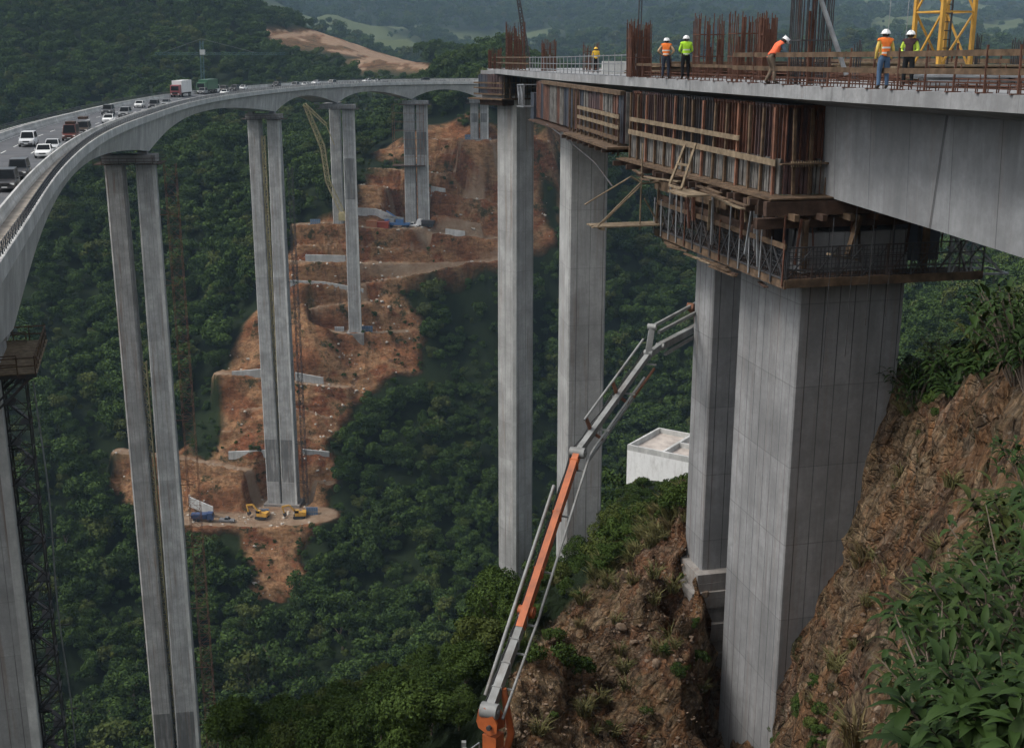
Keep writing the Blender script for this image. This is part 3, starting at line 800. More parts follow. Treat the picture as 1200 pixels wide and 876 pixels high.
def panelled(t, L, zt, zb, zmid, depth, rnd, far=True, ribs=.3, grey=.5):
    """side shutter (x=0 plane, y 0..L) and near end shutter (y=0 plane, x 0..depth)"""
    def run(n_len, horizontal):
        pos = 0.0
        while pos < n_len-.05:
            w = min(rnd.choice([.9,1.2,1.2,1.5]), n_len-pos)
            up = MB(); lo = MB()
            q = pos
            while q < pos+w-.02:
                bw = min(rnd.uniform(.14,.24), pos+w-q); off = rnd.uniform(0,.05)
                zj = zmid+rnd.uniform(-.06,.06)
                if horizontal:
                    up.box(off,q,zj,.16,q+bw-.022,zt+rnd.uniform(-.05,0)); 
                    if zb < zmid: lo.box(-.15+off,q,zb,.0+off,q+bw-.06,zj-.01)
                else:
                    up.box(q,off,zj,q+bw-.022,.16,zt+rnd.uniform(-.05,0))
                    if zb < zmid: lo.box(q,-.15+off,zb,q+bw-.06,.0+off,zj-.01)
                q += bw
            up.build('form_panel', rnd.choice(PM), t)
            if zb < zmid: lo.build('lower_board', M['panel_grey'] if rnd.random() < grey else rnd.choice(PM), t)
            k = pos
            rb = MB()
            while k < pos+w-.05:
                if horizontal: rb.box(-.1,k,zb,0.0,k+.05,zt-.02)
                else: rb.box(k,-.1,zb,k+.05,0.0,zt-.02)
                k += ribs
            if not horizontal: rb.box(pos,-.06,zt-.12,pos+w,-.005,zt-.03)
            else: rb.box(-.06,pos,zt-.12,-.005,pos+w,zt-.03)
            rb.build('steel_rib', rnd.choice([M['dark_steel'],M['rust'],M['panel_plum']]), t)
            pos += w
    run(L, True); run(depth, False)
    # backing so that no daylight shows between boards
    mb = MB(); mb.box(.17,.17,zb+.02,.30,L,zt); mb.box(.30,.17,zb+.02,depth,.30,zt)
    mb.build('backing_sheet', M['panel_navy'], t)

rA = random.Random(3)
_fo = Lw(.55,.25,0)
fa = thing('formwork','large dark timber and steel formwork box around the near pier head','formwork',(_fo.x,_fo.y,0),AA,'formwork on the unfinished viaduct')
LA = 17.6; ZB = -5.32
panelled(fa, LA, ZT, ZB, -4.02, 2.7, rA, grey=.85)
# timber soldiers and rails on the outside
for k in range(15):
    y = .25+k*1.22+rA.uniform(-.12,.12); h = rA.uniform(-.25,.1)
    MB().bar((-.24,y,ZB-.15),(-.24+rA.uniform(-.05,.05),y+rA.uniform(-.06,.06),ZT-.1+h*.4),.1,.13,(0,1,0)).build('post', M['timber'] if k%3 else M['rust_light'], fa)
for k in range(4):
    x = .35+k*.68
    MB().bar((x,-.24,ZB-.15),(x+rA.uniform(-.12,.12),-.24,ZT-.15),.12,.1,(0,1,0)).build('post', M['timber'], fa)
MB().bar((-.36,3.4,-3.42),(-.36,LA-.5,-3.36),.06,.2).build('rail', M['timber_pale'], fa)
MB().bar((-.38,-.1,-4.12),(-.38,LA-.4,-4.0),.06,.24).build('rail', M['timber_pale'], fa)
MB().bar((-.3,-.38,-4.14),(2.9,-.38,-4.12),.06,.22,(0,1,0)).build('rail', M['timber'], fa)
mb = MB()
for k in range(13): mb.bar((.12+k*.1,-.43,-4.25),(.12+k*.1,-.43,-4.03),.05,.03)
mb.build('cleat_strip', M['timber_pale'], fa)
MB().box(-.02,.3,ZT-.5,.2,LA,ZT-.05).build('edge_beam', M['timber_dark'], fa)  # dark timber paints the shade under the slab overhang into the beam
# ledge
mb = MB()
for j,x in enumerate((-.9,-.58,-.27)): mb.box(x,-.9+rA.uniform(-.1,.2),ZB-.12+.012*j,x+.27,LA+rA.uniform(-.3,.5),ZB-.06+.012*j)
mb.build('ledge_board', M['timber'], fa)
mb = MB()
for j,y in enumerate((-.95,-.65,-.35)): mb.box(-.9,y,ZB-.1+.012*j,4.6+rA.uniform(0,.5),y+.27,ZB-.04+.012*j)
mb.build('ledge_board', M['timber'], fa)
for k in range(9):
    y = .2+k*2.1; MB().bar((-1.25,y,ZB-.27),(.9,y,ZB-.27),.14,.24).build('ledge_joist', M['timber_dark'], fa)

# hanging platform round the pier head
ZP = -8.42
pf = thing('hanging_platform','dark suspended truss walkway ringing the top of the near pier','work platform',(OA.x,OA.y,0),AA)
X0, X1, Y0, Y1 = .05, 8.4, -1.5, 12.6
mb = MB()
for j in range(5): mb.box(X0+j*.26,Y0,ZP,X0+.24+j*.26,Y1+rA.uniform(-.3,.4),ZP+.07)
for j in range(5): mb.box(X0+1.35,Y0+j*.27,ZP+.005*j,X1+rA.uniform(-.5,.3),Y0+.25+j*.27,ZP+.07)
mb.build('deck_board', M['timber_dark'], pf)
MB().box(X0-.09,Y0-.1,ZP-.24,X0+.0,Y1,ZP+.1).build('toe_board', M['timber'], pf)
MB().box(X0,Y0-.12,ZP-.2,X1,Y0-.03,ZP+.12).build('toe_board', M['timber'], pf)
MB().bar((X0-.12,Y0-.1,-7.05),(X0-.12,Y1-.4,-7.0),.07,.2).build('rail', M['timber'], pf)
MB().bar((X0-.1,Y0+5.5,-6.15),(X0-.1,Y1,-6.2),.1,.42).build('rail', M['timber'], pf)
n = 14
for k in range(n+1):
    y = Y0+(Y1-Y0)*k/n
    MB().tube([(X0-.14,y,ZP-.15),(X0-.14,y+rA.uniform(-.1,.1),ZP+rA.choice([1.6,2.4,2.9]))],.035,6).build('upright', rA.choice([M['steel'],M['dark_steel'],M['rust']]), pf)
mb = MB()
for k in range(n):
    y = Y0+(Y1-Y0)*k/n; y2 = Y0+(Y1-Y0)*(k+1)/n
    mb.bar((X0-.1,y,ZP+.1),(X0-.1,y2,ZP+1.3),.045); mb.bar((X0-.1,y2,ZP+.1),(X0-.1,y,ZP+1.3),.045)
mb.bar((X0-.1,Y0,ZP+1.32),(X0-.1,Y1,ZP+1.32),.06); mb.bar((X0-.1,Y0,ZP+.14),(X0-.1,Y1,ZP+.14),.06)
mb.build('side_truss', M['dark_steel'], pf)
mb = MB()
for k in range(9):
    x = X0+(X1-X0)*k/8; x2 = X0+(X1-X0)*(k+1)/8
    mb.bar((x,Y0-.05,ZP),(x,Y0-.05,ZP+1.35),.05)
    if k < 8: mb.bar((x,Y0-.05,ZP+.1),(x2,Y0-.05,ZP+1.3),.04)
for z in (.45,.9,1.32): mb.bar((X0,Y0-.05,ZP+z),(X1,Y0-.05,ZP+z),.045)
mb.build('end_truss', M['dark_steel'], pf)
# grey debris net behind the truss
mb = MB()
for y in np.arange(Y0,Y1,.16): mb.bar((X0+.05,y,ZP+.1),(X0+.05,y,ZP+1.25),.028)
for z in np.arange(.15,1.3,.16): mb.bar((X0+.05,Y0,ZP+z),(X0+.05,Y1,ZP+z),.024)
for x in np.arange(X0,X1-2,.16): mb.bar((x,Y0+.1,ZP+.1),(x,Y0+.1,ZP+1.25),.028)
for z in np.arange(.15,1.3,.16): mb.bar((X0,Y0+.1,ZP+z),(X1-2,Y0+.1,ZP+z),.024)
mb.build('debris_net', M['dark_steel'], pf)
# projecting lattice bay on the right
mb = MB(); xr = X1+1.2
for (p,q) in [((X1-1.5,Y0,ZP),(xr,Y0,ZP-.05)),((X1-1.5,Y0+1.3,ZP),(xr,Y0+1.3,ZP-.05)),((X1-1.3,Y0,ZP+2.0),(xr-.3,Y0,ZP)),((X1-1.3,Y0+1.3,ZP+2.0),(xr-.3,Y0+1.3,ZP)),((X1-1.6,Y0,ZP+1.1),(xr-.6,Y0,ZP+.35)),
              ((X1-1.4,Y0,ZP),(X1-.6,Y0,ZP+1.7)),((X1-.6,Y0,ZP),(X1-1.4,Y0,ZP+1.7)),((X1-.5,Y0,ZP),(X1-.5,Y0,ZP+1.7)),((X1-1.45,Y0,ZP),(X1-1.45,Y0,ZP+2.2)),((xr,Y0,ZP-.05),(xr,Y0+1.3,ZP-.05)),((X1-1.0,Y0+1.3,ZP),(X1-.2,Y0+1.3,ZP+1.3))]:
    mb.bar(p,q,.075)
mb.build('bracket_bay', M['steel'], pf)
# heavy timbers carrying the soffit
sf = thing('falsework','heavy dark timber beams and props stacked under the formwork box','falsework',(OA.x,OA.y,0),AA)
mbs = [((-.5,-.55,-5.75),(8.2,-.55,-5.75),.3,.55),((-.4,.4,-5.8),(8.2,.4,-5.8),.3,.55),((-.7,-.2,-6.35),(8.0,-.2,-6.35),.34,.4),((-.5,1.3,-5.8),(8.0,1.3,-5.8),.3,.5)]
for k,(p,q,w,h) in enumerate(mbs): MB().bar(p,q,w,h).build('cross_beam', M['timber_dark'], sf)
for k in range(7):
    x = .5+k*1.15; MB().bar((x,-1.25,-6.05-.02*k),(x,2.5,-6.05-.02*k),.2,.24).build('joist', M['timber_dark'] if k%2 else M['timber'], sf)
for (p,q) in [((2.9,-.9,-7.6),(3.4,-.7,-6.1)),((4.3,-.7,-6.1),(4.7,-.9,-5.4)),((5.2,-.8,-6.2),(5.0,-.9,-5.3)),((1.2,-.6,-8.2),(1.2,-.6,-6.2)),((6.4,-.6,-8.3),(6.4,-.6,-5.9))]:
    MB().bar(p,q,.2,.2).build('prop', M['timber'], sf)
MB().bar((1.9,-1.25,-7.45),(3.1,-1.15,-7.7),.3,.09).build('loose_plank', M['timber_pale'], sf)
MB().box(.55,1.0,-7.9,.7,12.0,-5.7).build('soffit_side_form', M['timber_dark'], sf)
MB().box(.7,1.2,-8.3,8.2,1.4,-6.5).build('soffit_side_form', M['panel_navy'], sf)
for k in range(9):
    y = 1.0+k*1.35; MB().bar((-.5,y,-5.62),(1.2,y,-5.62),.15,.3).build('joist', M['timber'] if k%3==0 else M['timber_dark'], sf)
MB().bar((.2,.2,-6.1),(.2,13.5,-6.05),.14,.3).build('waler', M['timber_dark'], sf)
MB().bar((.1,.4,-6.85),(.1,12.5,-6.8),.1,.3).build('waler', M['timber_dark'], sf)
for k in range(22):
    y = .6+k*.55; x = rA.uniform(-.25,.45); z0 = rA.uniform(-8.2,-7.0)
    MB().bar((x,y,z0),(x+rA.uniform(-.15,.15),y+rA.uniform(-.3,.3),rA.uniform(-6.2,-5.5)),rA.uniform(.06,.13)).build('prop', rA.choice([M['timber'],M['timber_dark'],M['rust'],M['steel'],M['timber_pale']]), sf)
for k in range(16):
    x = .3+k*.5; y = rA.uniform(-.9,.6); z0 = rA.uniform(-8.3,-7.4)
    MB().bar((x,y,z0),(x+rA.uniform(-.2,.2),y+rA.uniform(-.1,.1),rA.uniform(-6.3,-5.6)),rA.uniform(.05,.11)).build('prop', rA.choice([M['timber'],M['timber_dark'],M['rust'],M['dark_steel']]), sf)
for k in range(14):
    y = rA.uniform(-.5,12); l = rA.uniform(1.2,3.2); z = ZB-.2-rA.uniform(0,.35)
    MB().bar((-.7-rA.uniform(0,.6),y,z),(-.6-rA.uniform(0,.7),y+l,z+rA.uniform(-.12,.12)),.2,.05).build('loose_plank', rA.choice([M['timber'],M['timber_pale'],M['timber_dark']]), sf)
for k in range(12):
    y = rA.uniform(-1.3,10); l = rA.uniform(1.0,2.8)
    MB().bar((X0-.2+rA.uniform(-.2,.2),y,ZP-.3-rA.uniform(0,.2)),(X0-.15+rA.uniform(-.3,.3),y+l,ZP-.3-rA.uniform(0,.2)),.18,.05).build('loose_plank', rA.choice([M['timber'],M['timber_pale'],M['timber_dark']]), sf)
# pale side shelf and light poles at the left end
ps = thing('plank_shelf','pale plank shelf with thin bracing poles sticking out left of the near pier head','work platform', (*Lw(-2.75,11.6,0).to_2d(), -8.08), AA)
mb = MB()
for j in range(5): mb.box(-.6+rA.uniform(-.15,.1),j*.26,0,3.0,.245+j*.26,.06)
mb.box(2.9,-.05,-.12,3.05,1.4,0); mb.box(-.3,-.05,-.12,-.15,1.4,0)
mb.build('shelf_board', M['timber_pale'], ps)
mb = MB()
for p,q in [((-.5,.1,.05),(1.7,.3,2.05)),((-.9,.9,1.0),(1.2,.3,2.35)),((.1,1.2,.05),(1.75,.3,1.95)),((1.7,.3,-.2),(1.75,.3,3.9)),((1.2,.35,2.35),(1.8,.3,2.0)),((1.75,.3,2.0),(3.6,.5,2.1)),((1.9,.3,1.3),(2.6,.4,.2))]: mb.tube([p,q],.04,6)
mb.build('brace_pole', M['timber_pale'], ps)
af = thing('trestle','small pale timber A-frame trestle standing on the ledge of the near formwork','trestle', Lw(-1.1,5.0,-5.5), AA)
mb = MB()
for p,q in [((-.8,-.5,0),(.2,.6,1.75)),((-.8,.9,0),(.2,1.8,1.6)),((-.8,-.5,0),(-.8,.9,0)),((-.3,.05,.9),(-.3,1.35,.85))]: mb.bar(p,q,.09,.09)
mb.build('frame', M['timber_pale'], af)
MB().box(-1.2,-2.1,-.16,-.2,.0,-.08).build('foot_board', M['timber_pale'], af)

# near pier
PA = Vector((11.3,46.0,0)); 
pn = thing('bridge_pier','massive near pier of two board-marked concrete columns beside the rock wall','bridge pier',(PA.x,PA.y,-30),AA,'piers of the unfinished viaduct')
def chamf(x0,y0,x1,y1,z0,z1,ch=.12):
    m = MB(); r = [(x0+ch,y0),(x1-ch,y0),(x1,y0+ch),(x1,y1-ch),(x1-ch,y1),(x0+ch,y1),(x0,y1-ch),(x0,y0+ch)]
    return m.loft([[(x,y,z0) for x,y in r],[(x,y,(z0+z1)/2) for x,y in r],[(x,y,z1) for x,y in r]])
chamf(0,0,4.55,5.65,-12,23.2,.06).build('column', M['pier_near'], pn)
chamf(.05,8.7,4.5,10.9,5.2,23.2,.06).build('column', M['pier_near'], pn)
mb = MB(); rF = random.Random(4); z = 5.25
while z > -7:
    h = rF.uniform(.35,.9); f = (5.25-z)*.07
    mb.box(-.3-f-rF.uniform(0,.35),8.3-f*.5-rF.uniform(0,.35),z-h,4.8+f,12.1+f,z); z -= h*.97
mb.build('footing', M['rough_conc'], pn)
# ropes and strand hanging past the near pier
for k,(x,y,zt,zb) in enumerate(((1.75,-1.75,-6.0,-12.6),(2.7,-1.7,-5.6,-11.4),(3.45,-1.72,-5.4,-10.2),(4.3,-1.7,-5.9,-9.9))):
    o = MB().tube([Lw(x,y,zt),Lw(x-.03,y,(zt+zb)/2),Lw(x-.05,y,zb)],.013,5).build('hanging_rope', M['dark_steel'])
    tag(o,'thin dark rope hanging down in front of the near pier face','rope','ropes hanging at the near pier')

# second pier with its formwork
OB, AB = front(64.6); AB = rad(8.6)
pb = at(668,200,85)
t = thing('bridge_pier','single rectangular pier in the middle distance, right of the front pair','bridge pier',(pb.x,pb.y,gz(pb.x+1,pb.y+2)),AB,'piers of the unfinished viaduct')
t['label'] = 'second pier of the unfinished bridge, its shaft partly hidden by the pump boom'
zb = t.location.z
chamf(0,0,2.75,3.8,-5,-4.6-zb).build('column', M['pier'], t)
fb = thing('formwork','long row of dark and pale shutter boards on the second pier head','formwork',(OB.x,OB.y,0),AB,'formwork on the unfinished viaduct')
rB = random.Random(8)
panelled(fb, 27.0, -2.1, -4.75, -2.15, 1.6, rB, ribs=.6)
for c in [o for o in bpy.data.objects if o.parent == fb and o.name.startswith('form_panel')][::1]:
    if rB.random() < .45: c.data.materials[0] = M['panel_grey']
for k in range(12):
    y = .2+k*1.2; MB().bar((-.3,y,-5.4),(-.3,y,-3.2 if k < 9 else -2.2),.1).build('post', M['timber'], fb)
for z in (-3.35,-3.9,-4.5): MB().bar((-.4,-.2,z),(-.4,10.5,z+.05),.06,.2).build('rail', M['timber_pale'] if z > -4 else M['timber'], fb)
MB().box(-1.1,-.6,-5.0,.4,11.5,-4.88).build('ledge_board', M['timber'], fb)
MB().box(-.7,11.5,-5.0,.4,27.2,-4.9).build('ledge_board', M['timber_dark'], fb)
MB().box(-.3,0,-2.25,.0,24,-2.02).build('edge_beam', M['timber'], fb)
for k in range(8):
    y = .3+k*1.6; MB().bar((-1.2,y,-5.12),(1.0,y,-5.12),.14,.2).build('ledge_joist', M['timber_dark'], fb)
mb = MB(); lattice(mb,(-.2,27.4,-3.2),(-.2,30.6,-3.3),1.6,.8,.06); mb.build('end_frame', M['steel'], fb)
MB().box(-.3,27.2,-5.0,3.0,28.6,-3.0).build('end_block', M['panel_navy'], fb)
mb = MB(); mb.tube([(-.6,20,-4.9),(-.8,12,-5.3),(-.7,4,-6.1),(-.6,0,-7.0)],.05,6); mb.build('hose', M['dark_steel'], fb)

# third pier, head rotated with the curve
pc = at(603,200,124); AC = rad(40)
t = thing('bridge_pier','third and farthest pier of the unfinished bridge with a brightly lit vertical corner edge','bridge pier',(pc.x,pc.y,gz(pc.x,pc.y+2)),AC,'piers of the unfinished viaduct')
zc = t.location.z
m_ = MB(); m_.cbox((.12,.12,(-5-4.4-zc)/2),(.42,.42,-4.4-zc+5),rad(45)); m_.build('corner_strip', M['white_conc'], t)  # pale strip added so the corner reads as catching light
chamf(0,0,2.85,3.05,-5,-4.4-zc,.3).build('column', M['pier'], t)
fc = thing('formwork','small timber-railed formwork box on the farthest unfinished pier','formwork',(pc.x-1.15,pc.y-.7,0),AC,'formwork on the unfinished viaduct')
panelled(fc, 3.9, -2.25, -4.3, -2.3, 5.4, random.Random(5), ribs=.5)
for k in range(8):
    MB().bar((-.25+.75*k,-.5,-4.7),(-.25+.75*k,-.5,-2.4),.09).build('post', M['timber'], fc)
for z in (-3.1,-3.6,-4.2):
    MB().bar((-.5,-.6,z),(5.6,-.6,z),.06,.16,(0,1,0)).build('rail', M['timber_pale'], fc)
    MB().bar((-.6,-.6,z),(-.6,4.0,z),.06,.16).build('rail', M['timber'], fc)
mb = MB(); mb.box(-.9,-.9,-4.75,5.9,4.6,-4.6); mb.build('ledge_board', M['timber'], fc)
MB().box(-.3,-.2,-5.3,3.3,3.4,-4.75).build('collar_beam', M['timber_dark'], fc)
MB().box(.3,.3,-4.6,5.4,4.0,-1.9).build('core_block', M['web'], fc)

# ---------------------------------------------------------------- things on the open deck
def edge_rail(name, label, Y0_, Y1_, u, post, step, rails, mp, mr, hp, rr=(.05,.16), group=None):
    i0, i1 = nidx(Y0_), nidx(Y1_)
    base = npt(i0,u)
    t = thing(name, label, 'guardrail', base, 0, 'guardrails on the unfinished deck')
    for z in rails:
        mb = MB()
        for i in range(i0, i1, 5):
            a = npt(i,u,z)-base; b_ = npt(min(i+5,i1),u,z)-base
            mb.bar(a,b_,rr[0],rr[1])
        mb.build('rail', mr, t)
    for k,i in enumerate(range(i0, i1, step)):
        a = npt(i,u)-base
        m = MB(); m.bar(a, a+Vector((R.uniform(-.03,.03),R.uniform(-.03,.03),hp*R.uniform(.92,1.1))), post)
        if post > .04: m.box(a.x-.22,a.y-.07,a.z,a.x+.22,a.y+.07,a.z+.03)
        m.build('post', mp, t)
    return t
edge_rail('guardrail','near edge guardrail of two weathered planks on rusty posts',22,50,.16,.055,3,(.58,1.08),M['rust'],M['timber'],1.32,(.045,.17))
edge_rail('guardrail','thin rusty rod guardrail between the bending worker and the tall rebar cage',50,63.5,.16,.045,3,(.62,),M['rust'],M['timber'],1.1,(.04,.13))
edge_rail('guardrail','pale thin tube guardrail on the deck in front of the yellow helmet worker',63.5,101,.2,.05,3,(.25,.65,1.1),M['steel'],M['steel'],1.15,(.04,.05))
edge_rail('guardrail','farthest guardrail above the small formwork box',101,130,.2,.06,4,(.6,1.1),M['timber'],M['timber'],1.2,(.05,.12))
edge_rail('guardrail','far side plank guardrail behind the yellow tower mast',26,76,DW-.4,.07,4,(.5,.8,1.15),M['rust'],M['timber'],1.3,(.05,.2))
# starter bar mat along the slab edge and over the deck
mb = MB(); i0, i1 = nidx(22), nidx(62)
for i in range(i0,i1):
    for u in (.55,.95):
        a = npt(i,u); h = R.uniform(.22,.36); mb.bar(a,a+Vector((R.uniform(-.03,.03),0,h)),.028)
for u in (.55,.95):
    for z in (.12,.26):
        for i in range(i0,i1,4): mb.bar(npt(i,u,z),npt(i+4,u,z),.03)
o = mb.build('starter_bar_mat', M['rust']); tag(o,'low mat of rusty starter bars along the near slab edge','rebar mat')
mb = MB(); i0, i1 = nidx(24), nidx(92)
for i in range(i0,i1,2):
    for u in (3.4,5.2,7.0,9.0,11.0):
        a = npt(i,u+R.uniform(-.2,.2)); mb.bar(a,a+Vector((R.uniform(-.05,.05),R.uniform(-.05,.05),R.uniform(.3,.75))),.03)
for u in (3.4,5.2,7.0,9.0,11.0):
    for z in (.1,.3):
        for i in range(i0,i1,4): mb.bar(npt(i,u,z),npt(i+4,u,z),.035)
for i in range(i0,i1,16): mb.bar(npt(i,3.2,.12),npt(i,11.2,.12),.035)
o = mb.build('deck_rebar_mat', M['rust']); tag(o,'wide mat of rusty reinforcing bars standing over the middle of the deck','rebar mat')
def cage(px, Y, wx, wy, h, n, label, sheet=0.0, tall=0, mat='rust', ties=(.35,.7)):
    b_ = deck_at(px, Y); i = nidx(Y); p, d, nn = NF[i]
    t = thing('rebar_cage', label, 'rebar cage', b_, math.atan2(d.y,d.x)-math.pi/2, 'rebar cages on the deck')
    rr = random.Random(int(px*7+Y)); mb = MB()
    for k in range(n):
        f = k/n*4; s = int(f); q = f-s
        x,y = [(-wx/2+wx*q,-wy/2),(wx/2,-wy/2+wy*q),(wx/2-wx*q,wy/2),(-wx/2,wy/2-wy*q)][s]
        mb.bar((x,y,0),(x+rr.uniform(-.04,.04),y,h*rr.uniform(.86,1.05)),.034)
    for z in ties:
        zz = z*h
        for a,c in (((-wx/2,-wy/2),(wx/2,-wy/2)),((wx/2,-wy/2),(wx/2,wy/2)),((wx/2,wy/2),(-wx/2,wy/2)),((-wx/2,wy/2),(-wx/2,-wy/2))): mb.bar((*a,zz),(*c,zz),.045)
    mb.build('bar_bundle', M[mat], t)
    if sheet:
        m = MB()
        for k in range(int(14*sheet)+4):
            x = rr.uniform(-wx/2,wx/2); m.bar((x,0,.0),(x+rr.uniform(-.05,.05),.05,h*rr.uniform(.5,.95)),.07)
        m.bar((-wx/2,.02,.4),(wx/2,.02,.4),.04); m.build('dense_bar_core', M['rust'], t)
    for k in range(tall):
        mb = MB().tube([(-.1+.14*k,-.1,0),(-.06+.14*k,-.08,h*1.9)],.035,5); mb.build('long_bar', M['dark_steel'], t)
    return t
cage(748,63.5,1.0,.9,2.75,44,'dense rusty cage with two long bars rising past the frame top',1.5,2)
cage(829,60,1.25,1.0,2.9,22,'open square cage right of the lime vest worker',.35)
cage(873,57,1.3,1.2,2.9,30,'wide open cage between the lime vest worker and the bending worker',.3)
cage(897,55,.6,.6,2.8,26,'slim dense rust-red cage just behind the bending worker',1.6)
cage(947,47.2,1.25,1.1,4.6,30,'tallest open cage reaching past the frame top beside the bending worker',.1,0,'dark_steel')
cage(604,118,1.7,1.3,4.2,44,'distant dense cage on the farthest pier head',2)
cage(580,124,1.2,1.0,2.0,24,'small leftmost cage at the far tip of the deck',1)
cage(643,104,1.1,1.0,2.5,30,'rusty cage at the left end of the thin tube guardrail',1)
cage(692,98,1.1,1.0,2.2,18,'loose cage just left behind the yellow helmet worker',.2)
cage(1140,52,.3,.3,1.9,8,'thin bundle of bars right of the yellow tower mast',0,0,'dark_steel')
cage(1189,50,.3,.3,1.7,8,'thin bundle of bars near the right frame edge',0,0,'dark_steel')
cage(1003,52,.25,.25,1.6,7,'thin bundle of bars left of the orange vest worker',0,0,'dark_steel')
pr = at(961,0,46.5); pq = deck_at(992,46.5)
o = MB().tube([pr+(pr-pq)*.3, pq+Vector((0,0,.35))],.09,8).build('leaning_prop', M['steel']); tag(o,'pale steel prop leaning against the tallest rebar cage','prop')
def stack(px, Y, L, w, h, n, mat, label, rz=0.0):
    b_ = deck_at(px, Y); i = nidx(Y); p, d, nn = NF[i]
    t = thing('material_stack', label, 'material stack', b_, math.atan2(d.y,d.x)-math.pi/2+rz, 'stacks of material on the deck')
    rr = random.Random(int(px)); mb = MB()
    for k in range(n):
        z = .1+h*k/n; x = rr.uniform(-.1,.1)
        mb.bar((x-w/2*rr.random(),-L/2+rr.uniform(-.3,.3),z),(x+w/2*rr.random(),L/2+rr.uniform(-.3,.3),z+rr.uniform(-.03,.03)),w*rr.uniform(.4,.8),h/n*.85)
    mb.build('plank_pile', M[mat], t)
    m = MB(); m.box(-w/2,-L/2+.3,0,w/2,-L/2+.42,.1); m.box(-w/2,L/2-.42,0,w/2,L/2-.3,.1); m.box(-.06,-L/2+.42,.02,.06,L/2-.42,.08); m.build('bearer', M['timber_dark'], t)
stack(800,66,6,1.6,.6,9,'timber_pale','low pile of pale planks behind the orange and lime vest workers',rad(60))
stack(862,64,7,1.6,.7,10,'timber','pile of brown planks behind the two open rebar cages',rad(70))
stack(975,58,6,1.6,.7,9,'timber_dark','dark material pile left of the orange vest worker',rad(80))
stack(1062,56,6,1.4,.7,9,'timber_pale','pale plank pile behind the yellow-sleeved worker near the tower mast',rad(75))
stack(1150,47,6,1.6,.65,9,'timber_pale','pale plank pile right of the yellow tower mast',rad(85))
stack(1172,41,5,1.4,.4,6,'steel','low grey steel pile near the right frame edge',rad(85))
o = MB().box(-.8,-.5,0,.8,.5,.8).build('white_sack', M['white_conc'], None, deck_at(720,80)); tag(o,'white bulk bag on the deck left of the dense rebar cage','bulk bag')

# yellow tower crane mast
tb = deck_at(1101,52)
t = thing('tower_crane_mast','yellow lattice tower crane mast rising out of the frame top from the deck','tower crane',tb,rad(22))
mb = MB(); w = .82; H = 14
for x in (-w,w):
    for y in (-w,w): mb.bar((x,y,0),(x,y,H),.15)
for z in np.arange(.5,H,2.3):
    for a,b_ in (((-w,-w),(w,-w)),((w,-w),(w,w)),((w,w),(-w,w)),((-w,w),(-w,-w))):
        mb.bar((*a,z),(*b_,z),.07); mb.bar((*a,z),(*b_,z+2.3),.07)
mb.build('mast', M['yellow'], t)
mb = MB(); mb.bar((-.3,-.3,0),(-.3,-.3,H),.06); mb.bar((.1,-.3,0),(.1,-.3,H),.06)
for z in np.arange(.3,H,.35): mb.bar((-.3,-.3,z),(.1,-.3,z),.04)
mb.build('ladder', M['dark_steel'], t)
for px in (1037,1058): 
    q = deck_at(px,50); tag(MB().tube([q+Vector((0,0,1.1)), q+Vector((.05,0,9))],.012,4).build('hoist_cable', M['steel']),'thin crane cable dropping to the deck above the two right-hand workers','cable','crane cables above the deck')
# thin dark lattice jib standing behind the farthest pier head
q0 = at(620,72,128); q1 = at(606,-10,128)
t = thing('crane_boom','thin dark crane boom leaning above the farthest pier head','crane',q0)
lattice(MB(),(0,0,-.6),q1-q0,.5,.9,.09,True,.5).build('boom', M['dark_steel'], t)
# ================================================================ CONCRETE PUMP
B = [at(574,832,40), at(617,716,44), at(677,530,49), at(763,411,53.5), at(818,366,57.5)]
pt_ = thing('concrete_pump','orange and grey truck concrete pump reaching its jointed boom up to the near pier','concrete pump',(B[0].x,B[0].y,B[0].z-3.2))
o0 = pt_.location.copy()
def LP(v): return Vector(v)-o0
side = Vector((.93,-.36,0)).normalized()
def girder(p, q, w0, w1, d0, d1):
    """welded box arm: deeper at the root"""
    p, q = LP(p), LP(q); ax = (q-p).normalized(); up = side.cross(ax).normalized()
    m = MB(); 
    m.loft([[p+side*(sx*w0/2)+up*(sz*d0/2) for sx,sz in ((-1,-1),(1,-1),(1,1),(-1,1))],
            [(p+(q-p)*.5)+side*(sx*(w0+w1)/4)+up*(sz*(d0*.5+d1*.5)/2) for sx,sz in ((-1,-1),(1,-1),(1,1),(-1,1))],
            [q+side*(sx*w1/2)+up*(sz*d1/2) for sx,sz in ((-1,-1),(1,-1),(1,1),(-1,1))]])
    return m, ax, up, p, q
m, ax, up, p, q = girder(B[0],B[1],.32,.28,.42,.34); 
for f in (.18,.42,.66,.9): c = p+(q-p)*f; m.bar(c-side*.2,c+side*.2,.06,.46)
m.build('lower_boom', M['pump_grey'], pt_)
def offl(a, b_, s, u, f0, f1):
    a, b_ = LP(a), LP(b_); ax = (b_-a).normalized(); up = side.cross(ax).normalized()
    return [a+(b_-a)*f0+side*s+up*u, a+(b_-a)*((f0+f1)/2)+side*s+up*u, a+(b_-a)*f1+side*s+up*u]
m, ax, up, p, q = girder(B[1]+(B[0]-B[1])*.18,B[2],.30,.28,.42,.36)
for f in (.3,.62,.93): c = p+(q-p)*f; m.bar(c-side*.19,c+side*.19,.08,.46)
m.build('middle_boom', M['orange'], pt_)
m, ax, up, p, q = girder(B[2],B[3],.24,.22,.34,.26); 
for f in (.05,.5,.95): c = p+(q-p)*f; m.bar(c-side*.15,c+side*.15,.05,.37)
m.build('upper_boom', M['pump_grey'], pt_)
